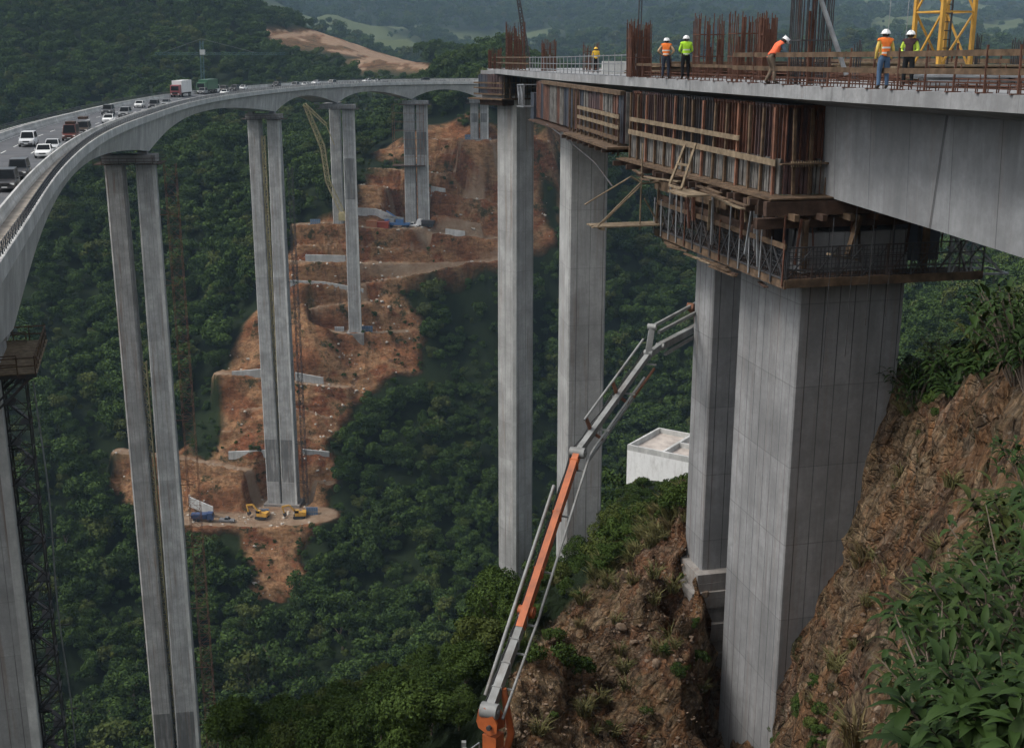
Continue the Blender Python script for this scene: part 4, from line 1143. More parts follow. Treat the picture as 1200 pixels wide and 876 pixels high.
# delivery pipe and cylinders
m = MB(); m.tube(offl(B[0],B[1],.5,-.25,-.02,1.0)+offl(B[1],B[2],.5,-.2,.06,1.0)+offl(B[2],B[3],.38,-.3,.1,.78),.06,8)
for a,b_ in ((B[0],B[1]),(B[1],B[2]),(B[2],B[3])):
    for f in (.25,.6,.9):
        c = offl(a,b_,.0,-.22,f,f)[0]; m.bar(c,c+side*.55,.07)
m.build('delivery_pipe', M['pump_grey'], pt_)
MB().tube(offl(B[1],B[2],-.45,.3,-.5,.75),.08,8).build('hydraulic_cylinder', M['pump_grey'], pt_)
MB().tube(offl(B[2],B[3],-.2,.85,.18,.98),.055,8).build('hydraulic_cylinder', M['pump_grey'], pt_)
m = MB()
for f in (.2,.55): 
    c = offl(B[2],B[3],-.1,0,f,f)[0]; e = offl(B[2],B[3],-.2,.85,f,f)[0]; m.bar(c,e,.09,.16); m.bar(c, offl(B[2],B[3],.35,-.5,f,f)[0],.08,.14)
m.build('lever_link', M['rust_light'], pt_)
MB().tube(offl(B[2],B[3],.34,-.62,.0,.62),.06,8).build('hydraulic_cylinder', M['pump_grey'], pt_)
MB().tube(offl(B[2],B[3],.34,-.62,.62,.92),.06,8).build('piston_rod', M['rust_light'], pt_)
# fork joint and the two parallel tip links
J = LP(B[3]); T = LP(B[4]); ax = (T-J).normalized(); up = side.cross(ax).normalized()
U1 = J+up*1.15+ax*.15; U0 = J+up*.1
m = MB(); m.bar(J-ax*.3,U1,.2,.26); m.bar(J-ax*.35-up*.1,J+ax*1.0-up*.15,.2,.3); 
for c in (U1,J-ax*.25,J+ax*.9-up*.15): m.tube([c-side*.2,c+side*.2],.15,10)
m.build('fork_joint', M['pump_grey'], pt_)
m = MB(); m.bar(U1,T+up*.55,.12,.14); m.bar(U1+side*.3-up*.25,T+side*.3+up*.25,.12,.14); m.build('tip_link', M['pump_grey'], pt_)
m = MB(); m.bar(J+ax*.9-up*.15,T-up*.75,.26,.34); m.build('tip_boom', M['pump_grey'], pt_)
m = MB(); m.bar(J+ax*.85-up*.5+side*.25,T-up*1.0+side*.25,.13,.13); m.build('tip_pipe', M['pump_grey'], pt_)
m = MB(); m.bar(T+up*.7-ax*.9,T-up*.2+ax*.1,.34,.3); m.bar(T+up*.5,T-up*1.1,.3,.36); m.tube([T-side*.28,T+side*.28],.22,10); m.build('tip_knuckle', M['rust_light'], pt_)
MB().tube([T-up*1.0,T-up*1.0+Vector((.3,.4,-1.2)),T-up*1.0+Vector((.45,.5,-3.5))],.09,8).build('end_hose', M['rubber'], pt_)
# knuckles
for k,b_ in enumerate((B[0],B[1],B[2])):
    c = LP(b_); m = MB(); m.tube([c-side*.33,c+side*.33],.24 if k != 0 else .3,12); m.tube([c-side*.38,c+side*.38],.1,10)
    m.build('boom_knuckle', M['pump_grey'] if k != 1 else M['orange'], pt_)
# orange pedestal cheek plates
fx = Vector((.36,.93,0))*1.0
for s in (-.25,.25):
    m = MB(); poly = [(x*.47,z*.47) for x,z in [(-.75,.15),(-.2,.45),(.45,.15),(1.0,-.75),(.95,-1.5),(.3,-1.95),(-.75,-1.5),(-.95,-1.0)]]
    a = [LP(B[0])+Vector((.85,-.52,0)).normalized()*x+Vector((0,0,z))+Vector((.52,.85,0))*(s*1.0) for x,z in poly]
    b_ = [v+Vector((.52,.85,0))*.1 for v in a]
    m.loft([a,b_]); m.build('pedestal_plate', M['orange'], pt_)
m = MB(); m.cbox((.12,0,1.5),(.6,.55,1.5),rad(-32)); m.tube([(0.1,0,.2),(.1,0,1.2)],.45,14); m.build('slewing_pedestal', M['orange'], pt_)
c = LP(B[0])+Vector((.0,-.34,-.5)); MB().tube([c,c+Vector((-.06,-.1,0))],.1,10).build('pedestal_port', M['dark_steel'], pt_)
m = MB(); c = Vector((.45,.1,.7)); m.tube([c,c+Vector((.35,.3,1.3)),LP(B[0])+(LP(B[1])-LP(B[0]))*.22+side*.2],.14,8); m.build('lift_cylinder', M['orange'], pt_)
# truck chassis behind the pedestal, heading down-left out of the frame
hd = math.atan2(-.80,-.60)-math.pi/2
def tk(x,y,z): 
    c_, s_ = math.cos(hd), math.sin(hd); return Vector((x*c_-y*s_, x*s_+y*c_, z))
def tbox(m,x0,y0,z0,x1,y1,z1):
    v=[tk(x,y,z) for z in (z0,z1) for x,y in ((x0,y0),(x1,y0),(x1,y1),(x0,y1))]
    m.add(v,[(0,3,2,1),(4,5,6,7),(0,1,5,4),(1,2,6,5),(2,3,7,6),(3,0,4,7)]); return m
m = MB(); tbox(m,-.5,-1.1,-.6,.5,7.6,-.2); tbox(m,-1.1,-.9,-.2,1.1,2.4,.05); m.build('chassis', M['dark_steel'], pt_)
m = MB(); tbox(m,-1.15,.9,.05,-.25,2.2,1.1); tbox(m,.3,.8,.05,1.15,2.4,.8); m.build('water_tank', M['pump_grey'], pt_)
m = MB()
for x in (-.7,-.35,.35): m.tube([tk(x,.3,.35),tk(x,1.6,.55),tk(x,3.2,.3)],.09,8)
m.build('pump_pipe', M['dark_steel'], pt_)
m = MB(); m.tube([tk(-1.0,.4,.6),tk(-.9,1.8,1.4),tk(-.8,3.0,1.5)],.05,6); m.tube([tk(.1,.5,.5),tk(.1,3.4,1.2)],.05,6); m.build('hand_rail', M['white_conc'], pt_)
m = MB(); tbox(m,-1.2,7.6,-.4,1.2,9.6,1.6); m.build('cab', M['orange'], pt_)
m = MB(); tbox(m,-1.05,9.6,.4,1.05,9.63,1.4); m.build('windscreen', M['glass'], pt_)
for y in (8.6,.2,1.6,6.4):
    for x in (-1.05,1.05):
        m = MB(); m.tube([tk(x-.17,y,-1.0),tk(x+.17,y,-1.0)],.52,16); w_ = m.build('wheel', M['rubber'], pt_)
        m = MB(); m.tube([tk(x-.18,y,-1.0),tk(x+.18,y,-1.0)],.26,12); m.build('rim', M['pump_grey'], w_)
for (a,b_) in (((.6,-.2,-.25),(2.6,-1.6,-.2)),((-.6,-.2,-.25),(-2.6,-1.4,-.2)),((.6,5.2,-.3),(2.6,6.6,-.3)),((-.6,5.2,-.3),(-2.6,6.6,-.3))):
    m = MB(); m.bar(tk(*a),tk(*b_),.16,.2); e = tk(*b_); m.bar(e+Vector((0,0,.3)),e+Vector((0,0,-1.45)),.18); m.cbox((e.x,e.y,-1.45+e.z),(.6,.6,.08)); m.build('outrigger', M['pump_grey'], pt_)
m = MB(); 
for s in ((1.0,-.5,.0),): 
    a = tk(1.0,-.6,.05); b_ = tk(1.0,1.2,.05)
    for q in (a,b_): m.bar(q,q+Vector((0,0,1.1)),.05)
    m.bar(a+Vector((0,0,1.1)),b_+Vector((0,0,1.1)),.05); m.bar(a+Vector((0,0,.6)),b_+Vector((0,0,.6)),.05)
m.build('step_rail', M['steel'], pt_)

m = MB()
for a,b_ in ((B[0],B[1]),(B[1],B[2]),(B[2],B[3])):
    for s_,u_ in ((-.26,.1),(-.26,-.05)):
        P = []
        for f in np.linspace(0.02,.98,9): 
            c = offl(a,b_,s_,u_,f,f)[0]; P.append(c+Vector((0,0,-.09 if int(f*9)%2 else .03)))
        m.tube(P,.03,5)
m.build('hydraulic_hose', M['rubber'], pt_)
# ================================================================ VEHICLES
PAINT = {}
def paint(nm, col, rough=.35, metal=.0):
    if nm not in PAINT: PAINT[nm] = plain('paint_'+nm, col, rough, metal, .06, 2.0, dirt=(.16,.13,.10,.35))
    return PAINT[nm]
M['lamp_glass'] = plain('lamp_glass', (.75,.75,.72), .15, var=.05)
M['chrome'] = plain('dull_chrome', (.5,.5,.5), .3, .8, .1)
M['plate'] = plain('blank_plate', (.6,.6,.58), .6, var=.05)
def make_car(label, kind, pm, group='vehicles queuing on the viaduct', detail=True, lights=False):
    """+y is the front"""
    t = thing('car' if kind != 'pickup' else 'pickup_truck', label, 'car' if kind != 'pickup' else 'pickup truck', (0,0,0), 0, group)
    L, Wd, H = {'sedan':(4.5,1.78,1.45),'suv':(4.7,1.9,1.82),'pickup':(5.2,1.88,1.78),'van':(5.0,1.95,2.15)}[kind]
    hl, hw = L/2, Wd/2; belt = .92 if kind == 'sedan' else 1.05
    # lower body lofted from nose to tail
    st = [(-hl,.62,.88,.5),(-hl+.08,.88,belt-.05,.32),(-hl+.7,1.0,belt,.26),(0,1.0,belt,.26),(hl-1.25,1.0,belt-.02,.26),(hl-.45,.97,belt-.14,.28),(hl-.08,.86,belt-.22,.34),(hl,.66,belt-.3,.5)]
    rings = []
    for y,wf,zt,zb in st:
        w = hw*wf; rings.append([(-w*.9,y,zb),(w*.9,y,zb),(w,y,zb+.12),(w,y,zt-.14),(w*.93,y,zt),(-w*.93,y,zt),(-w,y,zt-.14),(-w,y,zb+.12)])
    m = MB(); m.loft(rings, True, smooth=False)
    # cabin
    if kind == 'sedan': cab = [(hl-1.35,belt-.05),(hl-2.05,H),(-hl+1.35,H),(-hl+.55,belt-.02)]
    elif kind == 'suv': cab = [(hl-1.35,belt-.05),(hl-1.95,H),(-hl+.35,H),(-hl+.12,belt-.02)]
    elif kind == 'van': cab = [(hl-.65,belt-.05),(hl-1.25,H),(-hl+.1,H),(-hl+.04,belt-.02)]
    else: cab = [(hl-1.5,belt-.05),(hl-2.05,H),(-.45,H),(-.62,belt-.02)]
    wt, wb = hw*.78, hw*.93
    (y0,z0),(y1,z1),(y2,z2),(y3,z3) = cab
    R0 = [(-wb,y0,z0),(wb,y0,z0),(wt,y1,z1),(-wt,y1,z1)]
    vs = [(-wb,y0,z0),(wb,y0,z0),(wt,y1,z1),(-wt,y1,z1),(wt,y2,z2),(-wt,y2,z2),(wb,y3,z3),(-wb,y3,z3)]
    m.add(vs,[(0,1,2,3),(3,2,4,5),(5,4,6,7),(1,6,4,2),(0,3,5,7)])
    if kind == 'pickup': m.box(-hw*.95,-hl+.05,belt-.02,-hw*.85,-.62,belt+.06); m.box(hw*.85,-hl+.05,belt-.02,hw*.95,-.62,belt+.06)
    m.build('body', pm, t)
    if not detail: 
        pass
    V = [Vector(v) for v in vs]
    def pane(name, a,b_,c,d, inset, off):
        ce = (a+b_+c+d)/4; nrm = (b_-a).cross(d-a).normalized()
        if nrm.dot(ce-Vector((0,(y0+y3)/2,belt))) < 0: nrm = -nrm
        q = [ce+(v-ce)*inset+nrm*off for v in (a,b_,c,d)]; q2 = [v-nrm*.02 for v in q]
        MB().loft([q2,q]).build(name, M['glass'], t)
    pane('windscreen', V[0],V[1],V[2],V[3], .9, .012); pane('rear_window', V[6],V[7],V[5],V[4], .86, .012)
    pane('side_window', V[1],V[6],V[4],V[2], .86, .012); pane('side_window', V[0],V[7],V[5],V[3], .86, .012)
    for x in (-hw+.08, hw-.08):
        for y in (hl-.85, -hl+.85):
            w_ = MB().tube([(x-.11,y,.33),(x+.11,y,.33)],.33,14).build('wheel', M['rubber'], t)
            MB().tube([(x-.12,y,.33),(x+.12,y,.33)],.19,10).build('rim', M['chrome'], w_)
    zl = belt-.33
    for x in (-hw*.68, hw*.68):
        MB().cbox((x,hl-.06,zl),(.34,.12,.16)).build('headlight', M['lamp_glass'], t)
        MB().cbox((x,-hl+.03,.74),(.26,.1,.16)).build('tail_light', paint('tail',(.25,.02,.02)), t)
        MB().cbox((math.copysign(hw+.06,x),hl-1.6,belt+.02),(.16,.1,.13)).build('wing_mirror', pm, t)
    MB().cbox((0,hl-.02,zl-.02),(Wd*.42,.08,.17)).build('grille', M['rubber'], t)
    MB().cbox((0,hl-.0,.42),(Wd*.8,.14,.16)).build('bumper', M['dark_steel'] if kind != 'sedan' else pm, t)
    MB().cbox((0,hl+.08,.45),(.46,.02,.11)).build('number_plate', M['plate'], t)
    register(t)
    return t
def road_place(t, px, py, flip=False):
    """put a vehicle where the sight line through its front wheels meets the carriageway"""
    z = RZ
    for _ in range(4):
        w = atz(px, py, z); i = vnear(w.x, w.y); p, d, n = VF[i]
        u = (w-p).dot(n); u = max(U_IN+1.25, min(U_OUT-1.25, u)); z = RZ+u*BANK+.03
    t.location = vpt(i,u,.03) + d*((w-p).dot(d) if abs((w-p).dot(d)) < 4 else 0); t.rotation_euler = (0,0,math.atan2(-d.y,-d.x)-math.pi/2 + (math.pi if flip else 0))
    t.location.z = vpt(i,u,.03).z
    return i
CARS = [
 (16,222,'suv','black',(.018,.018,.02),'black off-road vehicle with bright grille, nearest in the queue at the left frame edge'),
 (35,208,'suv','graphite',(.035,.036,.04),'graphite vehicle directly behind the black one at the left frame edge'),
 (56,184,'sedan','white',(.72,.72,.71),'white saloon abreast of a silver saloon, next behind the two dark vehicles'),
 (68,177,'sedan','silver',(.46,.47,.48),'silver saloon close beside the near crash barrier, next to the white saloon'),
 (34,171,'suv','pale_silver',(.58,.59,.60),'pale silver estate alone in the far lane by the median barrier'),
 (84,164,'van','maroon',(.12,.035,.028),'maroon van with load on its roof'),
 (105,157,'suv','brown',(.05,.038,.03),'dark brown vehicle beside the maroon van'),
 (128,144,'sedan','white',(.72,.72,.71),'white saloon ahead of the dark roofed car and beside a grey car'),
 (127,134,'suv','charcoal',(.05,.053,.058),'charcoal vehicle just behind the white saloon in the middle of the bend'),
 (147,137,'suv','grey',(.16,.165,.17),'grey vehicle hugging the near barrier behind the white saloon'),
 (164,126,'sedan','white2',(.66,.66,.65),'small white car right in front of the red truck cab'),
 (181,127,'suv','graphite',(.035,.036,.04),'grey-black vehicle beside the small white car, left of the near barrier'),
 (195,124,'sedan','grey',(.16,.165,.17),'grey saloon below the white box trailer')]
for (px,py,kd,pn_,col,lab) in CARS:
    t = make_car(lab,kd,paint(pn_,col)); road_place(t,px,py)
    if 'maroon' in lab: MB().box(-.6,-1.6,2.18,.6,.5,2.5).build('roof_load', M['timber_dark'], t); register(t)
# articulated and rigid trucks
def make_truck(label, cabm, boxm, L, H, name='box_truck'):
    t = thing(name, label, 'truck', (0,0,0), 0, 'vehicles queuing on the viaduct')
    m = MB(); m.prism([(0,.6),(2.1,.6),(2.15,1.6),(1.75,3.1),(0,3.2)],'x',-1.2,1.2); m.build('cab', cabm, t)
    MB().add([(-1.02,2.13,1.72),(1.02,2.13,1.72),(.95,1.80,2.9),(-.95,1.80,2.9)],[(0,1,2,3)])
    m = MB(); m.loft([[(-1.03,2.10,1.72),(1.03,2.10,1.72),(.98,1.79,2.85),(-.98,1.79,2.85)],[(-1.03,2.16,1.74),(1.03,2.16,1.74),(.98,1.85,2.87),(-.98,1.85,2.87)]]); m.build('windscreen', M['glass'], t)
    MB().cbox((0,2.18,1.1),(1.5,.08,.5)).build('grille', M['rubber'], t)
    for x in (-.9,.9): MB().cbox((x,2.18,.85),(.36,.1,.22)).build('headlight', M['lamp_glass'], t)
    m = MB(); m.box(-1.28,-L,1.15,1.28,-.35,H)
    for k in range(int(L/1.1)): m.box(-1.31,-L+.3+k*1.1,1.2,1.31,-L+.38+k*1.1,H-.1)
    m.build('cargo_box', boxm, t)
    MB().box(-.9,-L,.75,.9,.2,1.15).build('chassis', M['dark_steel'], t)
    for y in (1.2,-1.6,-L+1.2,-L+2.5):
        for x in (-1.08,1.08):
            w_ = MB().tube([(x-.16,y,.5),(x+.16,y,.5)],.5,14).build('wheel', M['rubber'], t)
            MB().tube([(x-.17,y,.5),(x+.17,y,.5)],.26,10).build('rim', M['chrome'], w_)
    register(t); return t
t = make_truck('red-cabbed truck with a tall white box trailer', paint('truck_red',(.22,.04,.045)), paint('trailer_white',(.74,.74,.73)), 11, 4.2); road_place(t,187,114)
t = make_truck('green cargo truck right behind the white box trailer', paint('truck_green',(.03,.10,.05)), paint('trailer_green',(.035,.12,.06)), 11, 3.9); road_place(t,219,110)
FAR = [(240,109,'suv','graphite',(.035,.036,.04),'dark vehicle right behind the green cargo truck'),
       (251,108.5,'van','white',(.72,.72,.71),'white van two places behind the green cargo truck'),
       (262,107.5,'suv','brown',(.05,.038,.03),'brown vehicle behind the white van, before a gap in the queue')]
for (px,py,kd,pn_,col,lab) in FAR:
    t = make_car(lab,kd,paint(pn_,col)); road_place(t,px,py)
protos = [make_car('tiny white saloon in the far line of traffic under the tan ridge scar','sedan',paint('white',(.72,.72,.71)),'tiny far cars on the bend'),
          make_car('tiny grey vehicle in the far line of traffic under the tan ridge scar','suv',paint('grey',(.16,.165,.17)),'tiny far cars on the bend'),
          make_car('tiny dark vehicle in the far line of traffic under the tan ridge scar','suv',paint('black',(.018,.018,.02)),'tiny far cars on the bend')]
rf = random.Random(11)
cnt = 0
for i in range(vnear(-76,345), vnear(-14,489), 5):
    if rf.random() < .25: continue
    for u in (U_IN+1.9+rf.uniform(-.2,.2), U_OUT-2.0):
        if rf.random() < .35: continue
        pr_ = protos[cnt%3] if rf.random() < .7 else protos[0]
        t = protos[cnt] if cnt < 3 else copy_tree(pr_)
        p, d, n = VF[i]; t.location = vpt(i,u,.03)+d*rf.uniform(-2,2); t.rotation_euler = (0,0,math.atan2(-d.y,-d.x)-math.pi/2); cnt += 1

# ---------------------------------------------------------------- plant on the terraces
def on_ground(px, py, y0=300, y1=640): return raise_px(px, py, y0, y1) 
def gpos(px, py, y0=300, y1=640):
    p = hill_at(px, py); return Vector((p.x,p.y,gz(p.x,p.y)))
def excavator(px, py, rz, boomrz, label):
    t = thing('excavator', label, 'excavator', gpos(px,py), rz, 'excavators on the work yard')
    for x in (-1.15,1.15):
        m = MB(); m.prism([(-2,.25),(-1.7,.0),(1.7,0),(2,.25),(2,.65),(1.7,.9),(-1.7,.9),(-2,.65)],'x',x-.3,x+.3); m.build('track', M['rubber'], t)
    m = MB(); m.box(-1.35,-2.3,1.0,1.35,1.4,1.9); m.box(-1.3,-2.3,1.9,1.3,-.9,2.3); m.build('body', M['yellow'], t)
    c = MB(); c.prism([(.0,1.9),(1.5,1.9),(1.45,2.5),(1.1,3.1),(0,3.1)],'x',-1.35,-.25); co = c.build('cab', M['yellow'], t)
    MB().box(-1.37,.1,2.15,-.23,1.5,2.95).build('window', M['glass'], co)
    m = MB(); m.bar((.3,1.2,1.9),(.3,3.2,4.4),.4,.55); m.bar((.3,3.2,4.4),(.3,5.6,4.0),.4,.5); m.build('boom', M['yellow'], t)
    MB().bar((.3,5.6,4.2),(.3,5.0,1.6),.34,.45).build('arm', M['yellow'], t)
    MB().prism([(4.6,1.7),(5.4,1.7),(5.2,.7),(4.5,.6),(4.2,1.0)],'x',-.3,.9).build('bucket', M['dark_steel'], t)
    return t
excavator(307,607,rad(75),0,'yellow excavator on the work yard below the twin column pier, left one')
excavator(351,607,rad(95),0,'yellow excavator on the right end of the work yard by the pier footing')
def dump_truck(px, py, rz, cabm, bedm, label, g='trucks on the terraces', pos=None):
    t = thing('dump_truck', label, 'truck', gpos(px,py) if pos is None else pos, rz, g)
    m = MB(); m.prism([(1.6,.7),(3.6,.7),(3.65,1.7),(3.3,2.9),(1.6,3.0)],'x',-1.2,1.2); m.build('cab', cabm, t)
    MB().box(-1.0,3.45,1.75,1.0,3.6,2.6).build('windscreen', M['glass'], t)
    m = MB(); m.loft([[(-1.1,-3.4,1.2),(1.1,-3.4,1.2),(1.1,1.4,1.2),(-1.1,1.4,1.2)],[(-1.3,-3.7,2.6),(1.3,-3.7,2.6),(1.3,1.5,2.7),(-1.3,1.5,2.7)]]); m.build('cargo_bed', bedm, t)
    MB().box(-.8,-3.2,.8,.8,1.7,1.2).build('chassis', M['dark_steel'], t)
    for y in (2.6,-1.4,-2.6):
        for x in (-1.05,1.05): MB().tube([(x-.17,y,.52),(x+.17,y,.52)],.52,12).build('wheel', M['rubber'], t)
    return t
dump_truck(238,612,rad(-88),paint('deep_blue',(.03,.06,.14)),paint('deep_blue',(.03,.06,.14)),'dark blue dump truck at the left end of the work yard')
t = make_car('grey pickup parked beside the blue dump truck on the work yard','pickup',paint('grey',(.16,.165,.17)),'trucks on the terraces'); t.location = gpos(266,613); t.rotation_euler = (0,0,rad(-95))
dump_truck(499,270,rad(80),paint('truck_white',(.6,.6,.6)),paint('dark_body',(.05,.05,.055)),'dark-bodied truck with white cab right of the blue mobile crane')
t = make_car('white pickup parked between blue mobile crane and dark-bodied truck','pickup',paint('white',(.72,.72,.71)),'trucks on the terraces'); t.location = gpos(484,271); t.rotation_euler = (0,0,rad(80))
# blue mobile crane, red container
q = gpos(466,270)
t = thing('mobile_crane','blue mobile crane with folded white boom on the terrace below the pier','crane',q,rad(85))
m = MB(); m.box(-1.3,-5,1.0,1.3,5,1.8); m.build('carrier', paint('crane_blue',(.06,.14,.30)), t)
m = MB(); m.box(-1.2,3.4,1.8,1.2,5,3.2); m.box(-1.1,-2.5,1.8,1.1,.6,3.3); m.build('cab', paint('crane_blue',(.06,.14,.30)), t)
MB().box(-1.0,5.0,2.2,1.0,5.04,3.0).build('windscreen', M['glass'], t)
MB().bar((0,-2.5,3.5),(0,5.5,4.6),.7,.8).build('boom', M['pump_grey'], t)
MB().bar((0,-.5,3.4),(.3,4.4,6.5),.4,.5).build('jib', paint('crane_blue',(.06,.14,.30)), t)
for y in (4,2.4,-2.4,-4):
    for x in (-1.1,1.1): MB().tube([(x-.2,y,.6),(x+.2,y,.6)],.6,12).build('wheel', M['rubber'], t)
def container(px, py, rz, L, mat, label):
    t = thing('container', label, 'container', gpos(px,py), rz)
    m = MB(); m.box(-1.2,-L/2,.1,1.2,L/2,2.5)
    for k in range(int(L/.5)):
        y = -L/2+.15+k*.5; m.box(-1.25,y,.25,1.25,y+.2,2.4)
    m.build('corrugated_box', mat, t)
    m = MB(); m.box(-1.27,-L/2-.03,.0,1.27,L/2+.03,.12); m.box(-1.27,-L/2-.03,2.5,1.27,L/2+.03,2.6); m.build('corner_frame', mat, t)
    MB().box(-.03,L/2+.02,.2,.03,L/2+.07,2.4).build('door_bar', M['steel'], t)
container(447,271,rad(88),6.2,paint('rust_red',(.30,.055,.03)),'red-orange container left of the blue mobile crane')
container(436,268,rad(85),4.2,paint('dull_orange',(.34,.14,.07)),'faded orange site cabin at the left of the red-orange container')
# stacks of blue form panels at footings
def blue_forms(px, py, w, h, label, rz=0.0, col='form_blue'):
    t = thing('form_stack', label, 'form panels', gpos(px,py), rz, 'blue form panels at the pier footings')
    m = MB()
    for k in range(4): m.box(-w/2+k*.1,-1.2+k*.5,.05+.02*k,w/2-k*.15,-.9+k*.5,h-.2*k)
    m.build('panel_leaf', paint(col,(.10,.17,.28) if col == 'form_blue' else (.4,.42,.44)), t)
    m = MB()
    for k in range(5): m.box(-w/2+.1+k*w/5,-1.3,.05,-w/2+.22+k*w/5,-1.2,h)
    m.box(-w/2,-1.3,h*.4,w/2,-1.19,h*.5); m.build('stiffener', M['steel'], t)
blue_forms(308,597,4.5,2.6,'blue form panels leaning at the left of the footing above the excavators')
blue_forms(366,598,4.0,2.8,'blue form panels at the right of the footing above the excavators')
blue_forms(398,383,3.6,1.8,'pale grey form panels left of the lower front column foot',0,'form_grey')
blue_forms(430,384,4.6,2.4,'blue form panels right of the lower front column foot')
blue_forms(419,396,2.0,3.0,'small blue box panel standing below the lower front column foot')
blue_forms(370,262,4.0,2.2,'blue form panels on the terrace under the yellow lattice boom')
blue_forms(240//1+220,196,3.5,1.8,'blue-grey form panels on a high terrace left of the fourth pier') if False else None
blue_forms(453,191,3.4,2.0,'grey-blue form panels on the green shelf of a high terrace',0,'form_grey')
blue_forms(550,163,3.6,2.2,'blue form panels left of the farthest twin column pier')
# yellow lattice crane
c0, c1, c2, c3 = at(404,255,464), at(384,212,462), at(378,172,460), at(357,122,456)
t = thing('lattice_crane','faded yellow lattice crane boom leaning left between two twin column piers','crane',c0)
lattice(MB(),(0,0,0),c1-c0,1.6,1.6,.11).build('lower_boom', M['pale_yellow'], t)
m = lattice(MB(),c1-c0,c2-c0,1.6,1.6,.12); lattice(m,c2-c0,c3-c0,1.7,1.8,.12,True,.7); m.build('upper_boom', M['pale_yellow'], t)
q = at(382,146,456)-c0; m = lattice(MB(),c3-c0,q,.9,1.5,.1); m.bar(q,at(392,170,458)-c0,.25); m.build('jib_strut', M['pale_yellow'], t)
MB().box(-2.2,-1.5,-1.0,2.2,3.5,1.8).build('machinery_house', M['pale_yellow'], t)
# teal tower crane on the left hillside
w0, w1 = at(236,108,650), at(236,48,650)
t = thing('tower_crane','small teal tower crane with long level jib against the left forest slope','tower crane',w0)
lattice(MB(),(0,0,-30),w1-w0,1.6,2.4,.10).build('mast', paint('teal',(.045,.11,.12)), t)
jl, jr = at(182,63,650)-w0, at(334,63,650)-w0
lattice(MB(),jl,jr,1.2,2.4,.075).build('jib', paint('teal',(.045,.11,.12)), t)
m = MB(); top = w1-w0+Vector((0,0,1)); m.bar(top,at(300,62,650)-w0,.09); m.bar(top,at(190,62,650)-w0,.09); m.build('tie_rod', M['steel'], t)
m = MB(); z = (at(236,62,650)-w0).z; m.box(.8,-1,z-1,3.2,1,z+1.6); m.build('operator_cab', M['white_conc'], t)
# low retaining walls and kerbs on the benches
WALLS = [([(358,303),(405,304)],'pale retaining wall at the left end of the long straight terrace road',1.6),
 ([(340,331),(380,333),(426,341)],'white kerb wall crossing behind two piers in mid slope',1.0),
 ([(272,440),(306,437)],'short pale wall left of the pier on the middle bench',1.6),
 ([(346,441),(379,447)],'short grey wall right of the pier on the middle bench',1.6),
 ([(268,533),(312,531)],'pale wall left of the pier, one bench above the excavators',1.3),
 ([(354,530),(386,533)],'pale wall right of the pier, one bench above the excavators',1.3),
 ([(418,248),(440,249),(462,257)],'curving white wall above the red-orange container',1.6),
 ([(522,273),(545,276)],'long pale wall right of the dark-bodied truck',1.8),
 ([(505,222),(522,225)],'thin white kerb wall on the high terrace by the green patch',1.4),
 ([(222,588),(250,600)],'short pale wall near the left end of the work yard',2.0)]
for pl,lab,h in WALLS:
    P = [hill_at(*q) for q in pl]; o_ = P[0].copy(); m = MB(); Q = []
    for a,b_ in zip(P,P[1:]):
        for k in range(6): 
            v = a.lerp(b_,k/6); Q.append(v)
    Q.append(P[-1])
    m.loft([[v-o_+Vector((0,-.4,-1.5)),v-o_+Vector((0,.4,-1.5)),v-o_+Vector((0,.3,h)),v-o_+Vector((0,-.3,h))] for v in Q])
    o = m.build('retaining_wall', M['white_conc'], None, o_); tag(o,lab,'wall','low walls on the terraces')
# white flat-roofed building beyond the near ridge
bl = at(735,527,150); 
t = thing('building','white flat-roofed building half hidden behind the rocky ridge','building',(bl.x,bl.y,bl.z),rad(-34))
h = 9
m = MB(); m.box(0,0,-h,13,9,0); m.build('wall', paint('white_wall',(.74,.74,.73),.8), t)
M['roofing'] = plain('roof_screed', (.40,.35,.31), .9, var=.3, scale=.6, dirt=(.16,.14,.13,.6))
m = MB(); m.box(.3,.3,0,12.7,8.7,.06); m.build('roof', M['roofing'], t)
m = MB()
for b_ in ((0,0,13,.3),(0,8.7,13,9),(0,.3,.3,8.7),(12.7,.3,13,8.7),(5.0,.3,5.35,8.7),(5.35,4.6,12.7,4.9)): m.box(b_[0],b_[1],0.0,b_[2],b_[3],.75)
m.build('parapet', M['white_conc'], t)
MB().box(8,5.6,.06,11.5,8,1.5).build('roof_hut', paint('hut_grey',(.35,.38,.42)), t)
# ================================================================ WORKERS
M['skin'] = plain('skin', (.16,.085,.055), .6, var=.1)
M['hair'] = plain('hair', (.015,.012,.01), .8)
M['boot'] = plain('work_boot', (.05,.035,.025), .8)
def cloth(nm, col): return plain('cloth_'+nm, col, .9, var=.2, scale=6, dirt=(col[0]*.5,col[1]*.5,col[2]*.5,.5), spec=.1)
def vest_mat(nm, col, zs):
    m = cloth('vest_'+nm, col); nt = m.node_tree; N = NB(nt); b = [n for n in nt.nodes if n.type == 'BSDF_PRINCIPLED'][0]
    src = b.inputs['Base Color'].links[0].from_socket
    sp = N.n('ShaderNodeSeparateXYZ'); N.l(N.obj(), sp.inputs[0]); f = None
    for z in zs:
        g = N.math('LESS_THAN', N.math('ABSOLUTE', N.math('SUBTRACT', sp.outputs[2], z)), .026)
        f = g if f is None else N.math('MAXIMUM', f, g)
    N.l(N.mix(f, src, (.62,.62,.58)), b.inputs['Base Color']); return m
